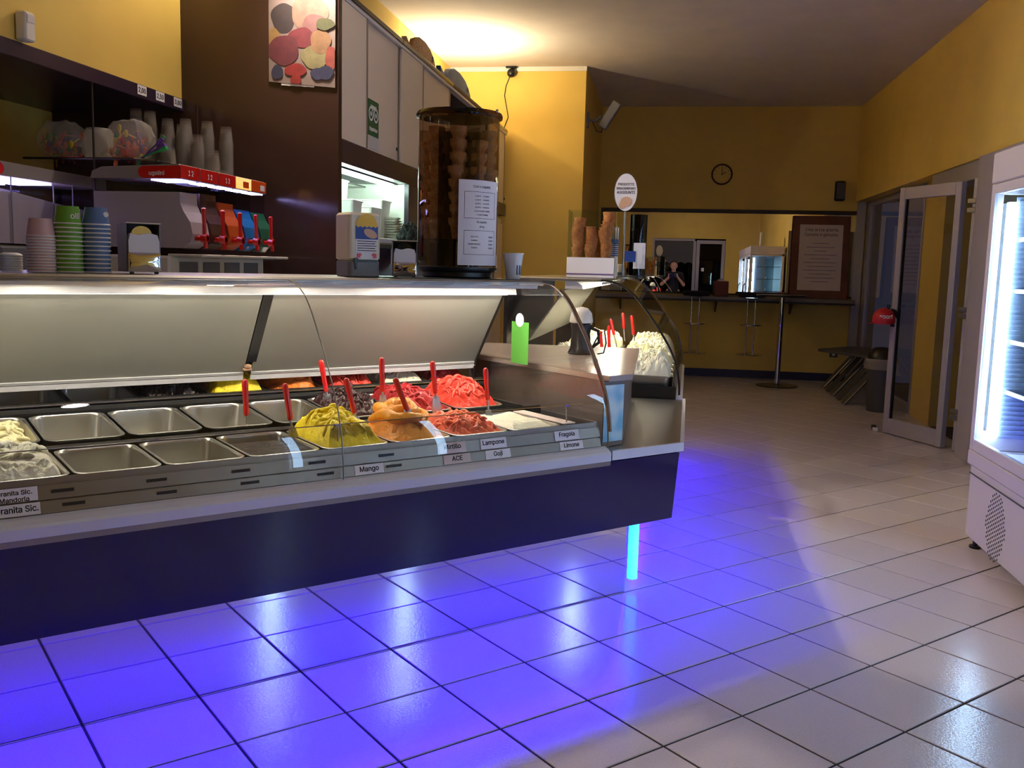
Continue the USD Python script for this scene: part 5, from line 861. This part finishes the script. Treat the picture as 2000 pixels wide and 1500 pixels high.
for sx in (-1, 1): body += [((sx * .09, PY, .93), .095, (sx * .10, PY + .01, .50), .058), ((sx * .10, PY + .01, .50), .058, (sx * .105, PY - .02, .10), .042), ((sx * .105, PY - .02, .06), .045, (sx * .115, PY + .13, .035), .034)]
for s_, e, w in ((SHL, ELL, WRL), (SHR, ELR, WRR)): body += [(s_, .062, e, .044), (e, .044, w, .029)]
def hand(side):
    x = -.128 if side < 0 else .098; sg = -side; o = []          # palms beside the phone, fingers reaching round behind it
    W_ = WRL if side < 0 else WRR; o.append((W_, .027, ph(x, -.035, -.035), .022))
    for i, (u, ln) in enumerate(((.026, .062), (.006, .070), (-.014, .064), (-.033, .050))):
        k0 = ph(x, u - .004, -.028); o.append((ph(x, -.03, -.035), .018, k0, .012)); k1 = ph(x + sg * ln * .35, u, -.030 + .003); k2 = ph(x + sg * ln * .7, u, -.026); k3 = ph(x + sg * ln, u - .004, -.026); o += [(k0, .0095, k1, .009), (k1, .009, k2, .0085), (k2, .0085, k3, .0075)]
    o += [(ph(x, -.035, -.035), .017, ph(x + sg * .022, -.050, -.032), .0115), (ph(x + sg * .022, -.050, -.032), .0115, ph(x + sg * .05, -.050, -.030), .0095)]
    return o
pn = thing('person', 'person in dark clothes holding a phone, reflected in the far mirror', 'person', (0, 0, 0))
part(pn, 'body', soft(hullchain(body) + hullchain(hand(-1)) + hullchain(hand(1)), .011, 6), 'skin', True)
shirt = [((0, PY, 1.34), .128, (0, PY, 1.12), .138), ((0, PY, 1.12), .138, (0, PY, .93), .150), ((-.10, PY, 1.37), .097, (.10, PY, 1.37), .097)] + [(s_, .075, s_ + (e - s_) * .75, .060) for s_, e in ((SHL, ELL), (SHR, ELR))]
part(pn, 'shirt', soft(hullchain(shirt), .02, 6), 'cloth_dark', True)
part(pn, 'trousers', soft(hullchain([((0, PY, .95), .143, (0, PY, .88), .143)] + [q for sx in (-1, 1) for q in (((sx * .09, PY, .90), .108, (sx * .10, PY + .01, .50), .072), ((sx * .10, PY + .01, .50), .072, (sx * .105, PY - .02, .10), .062))]), .02, 6), 'trousers', True)
for sx in (-1, 1): part(pn, 'shoe', soft(hullchain([((sx * .105, PY - .03, .05), .052, (sx * .118, PY + .15, .042), .043)]).trim_by_plane((0, 0, 1), 0.0), .02, 3), 'black_matte', True); part(pn, 'eye', xf(trimesh.creation.icosphere(2, .0125), (sx * .033, PY + .098, 1.622)), 'paper')
part(pn, 'hair', soft(hullchain([((0, PY - .02, 1.62), .103, (0, PY - .005, 1.655), .098), ((0, PY - .045, 1.56), .07, (0, PY - .03, 1.62), .095)]), .015, 5), 'hair', True); part(pn, 'mouth', bx(-.022, .022, PY + .086, PY + .094, 1.545, 1.551, .002), 'box_red', False)
def phone_box(r0, r1, u0, u1, f0, f1): m = bx(r0, r1, u0, u1, f0, f1, .003); v = m.vertices; return tm(cp_ + v[:, :1] * CR + v[:, 1:2] * CU + v[:, 2:] * CF, m.faces[:, ::-1])
pp = thing('phone', 'dark phone held up by the reflected photographer', 'phone', (0, 0, 0)); part(pp, 'body', phone_box(-.110, .080, -.058, .030, -.016, -.008), 'black_plastic', False); part(pp, 'lens', phone_box(.004, .014, -.004, .004, -.008, -.0065), 'steel_dark', False)
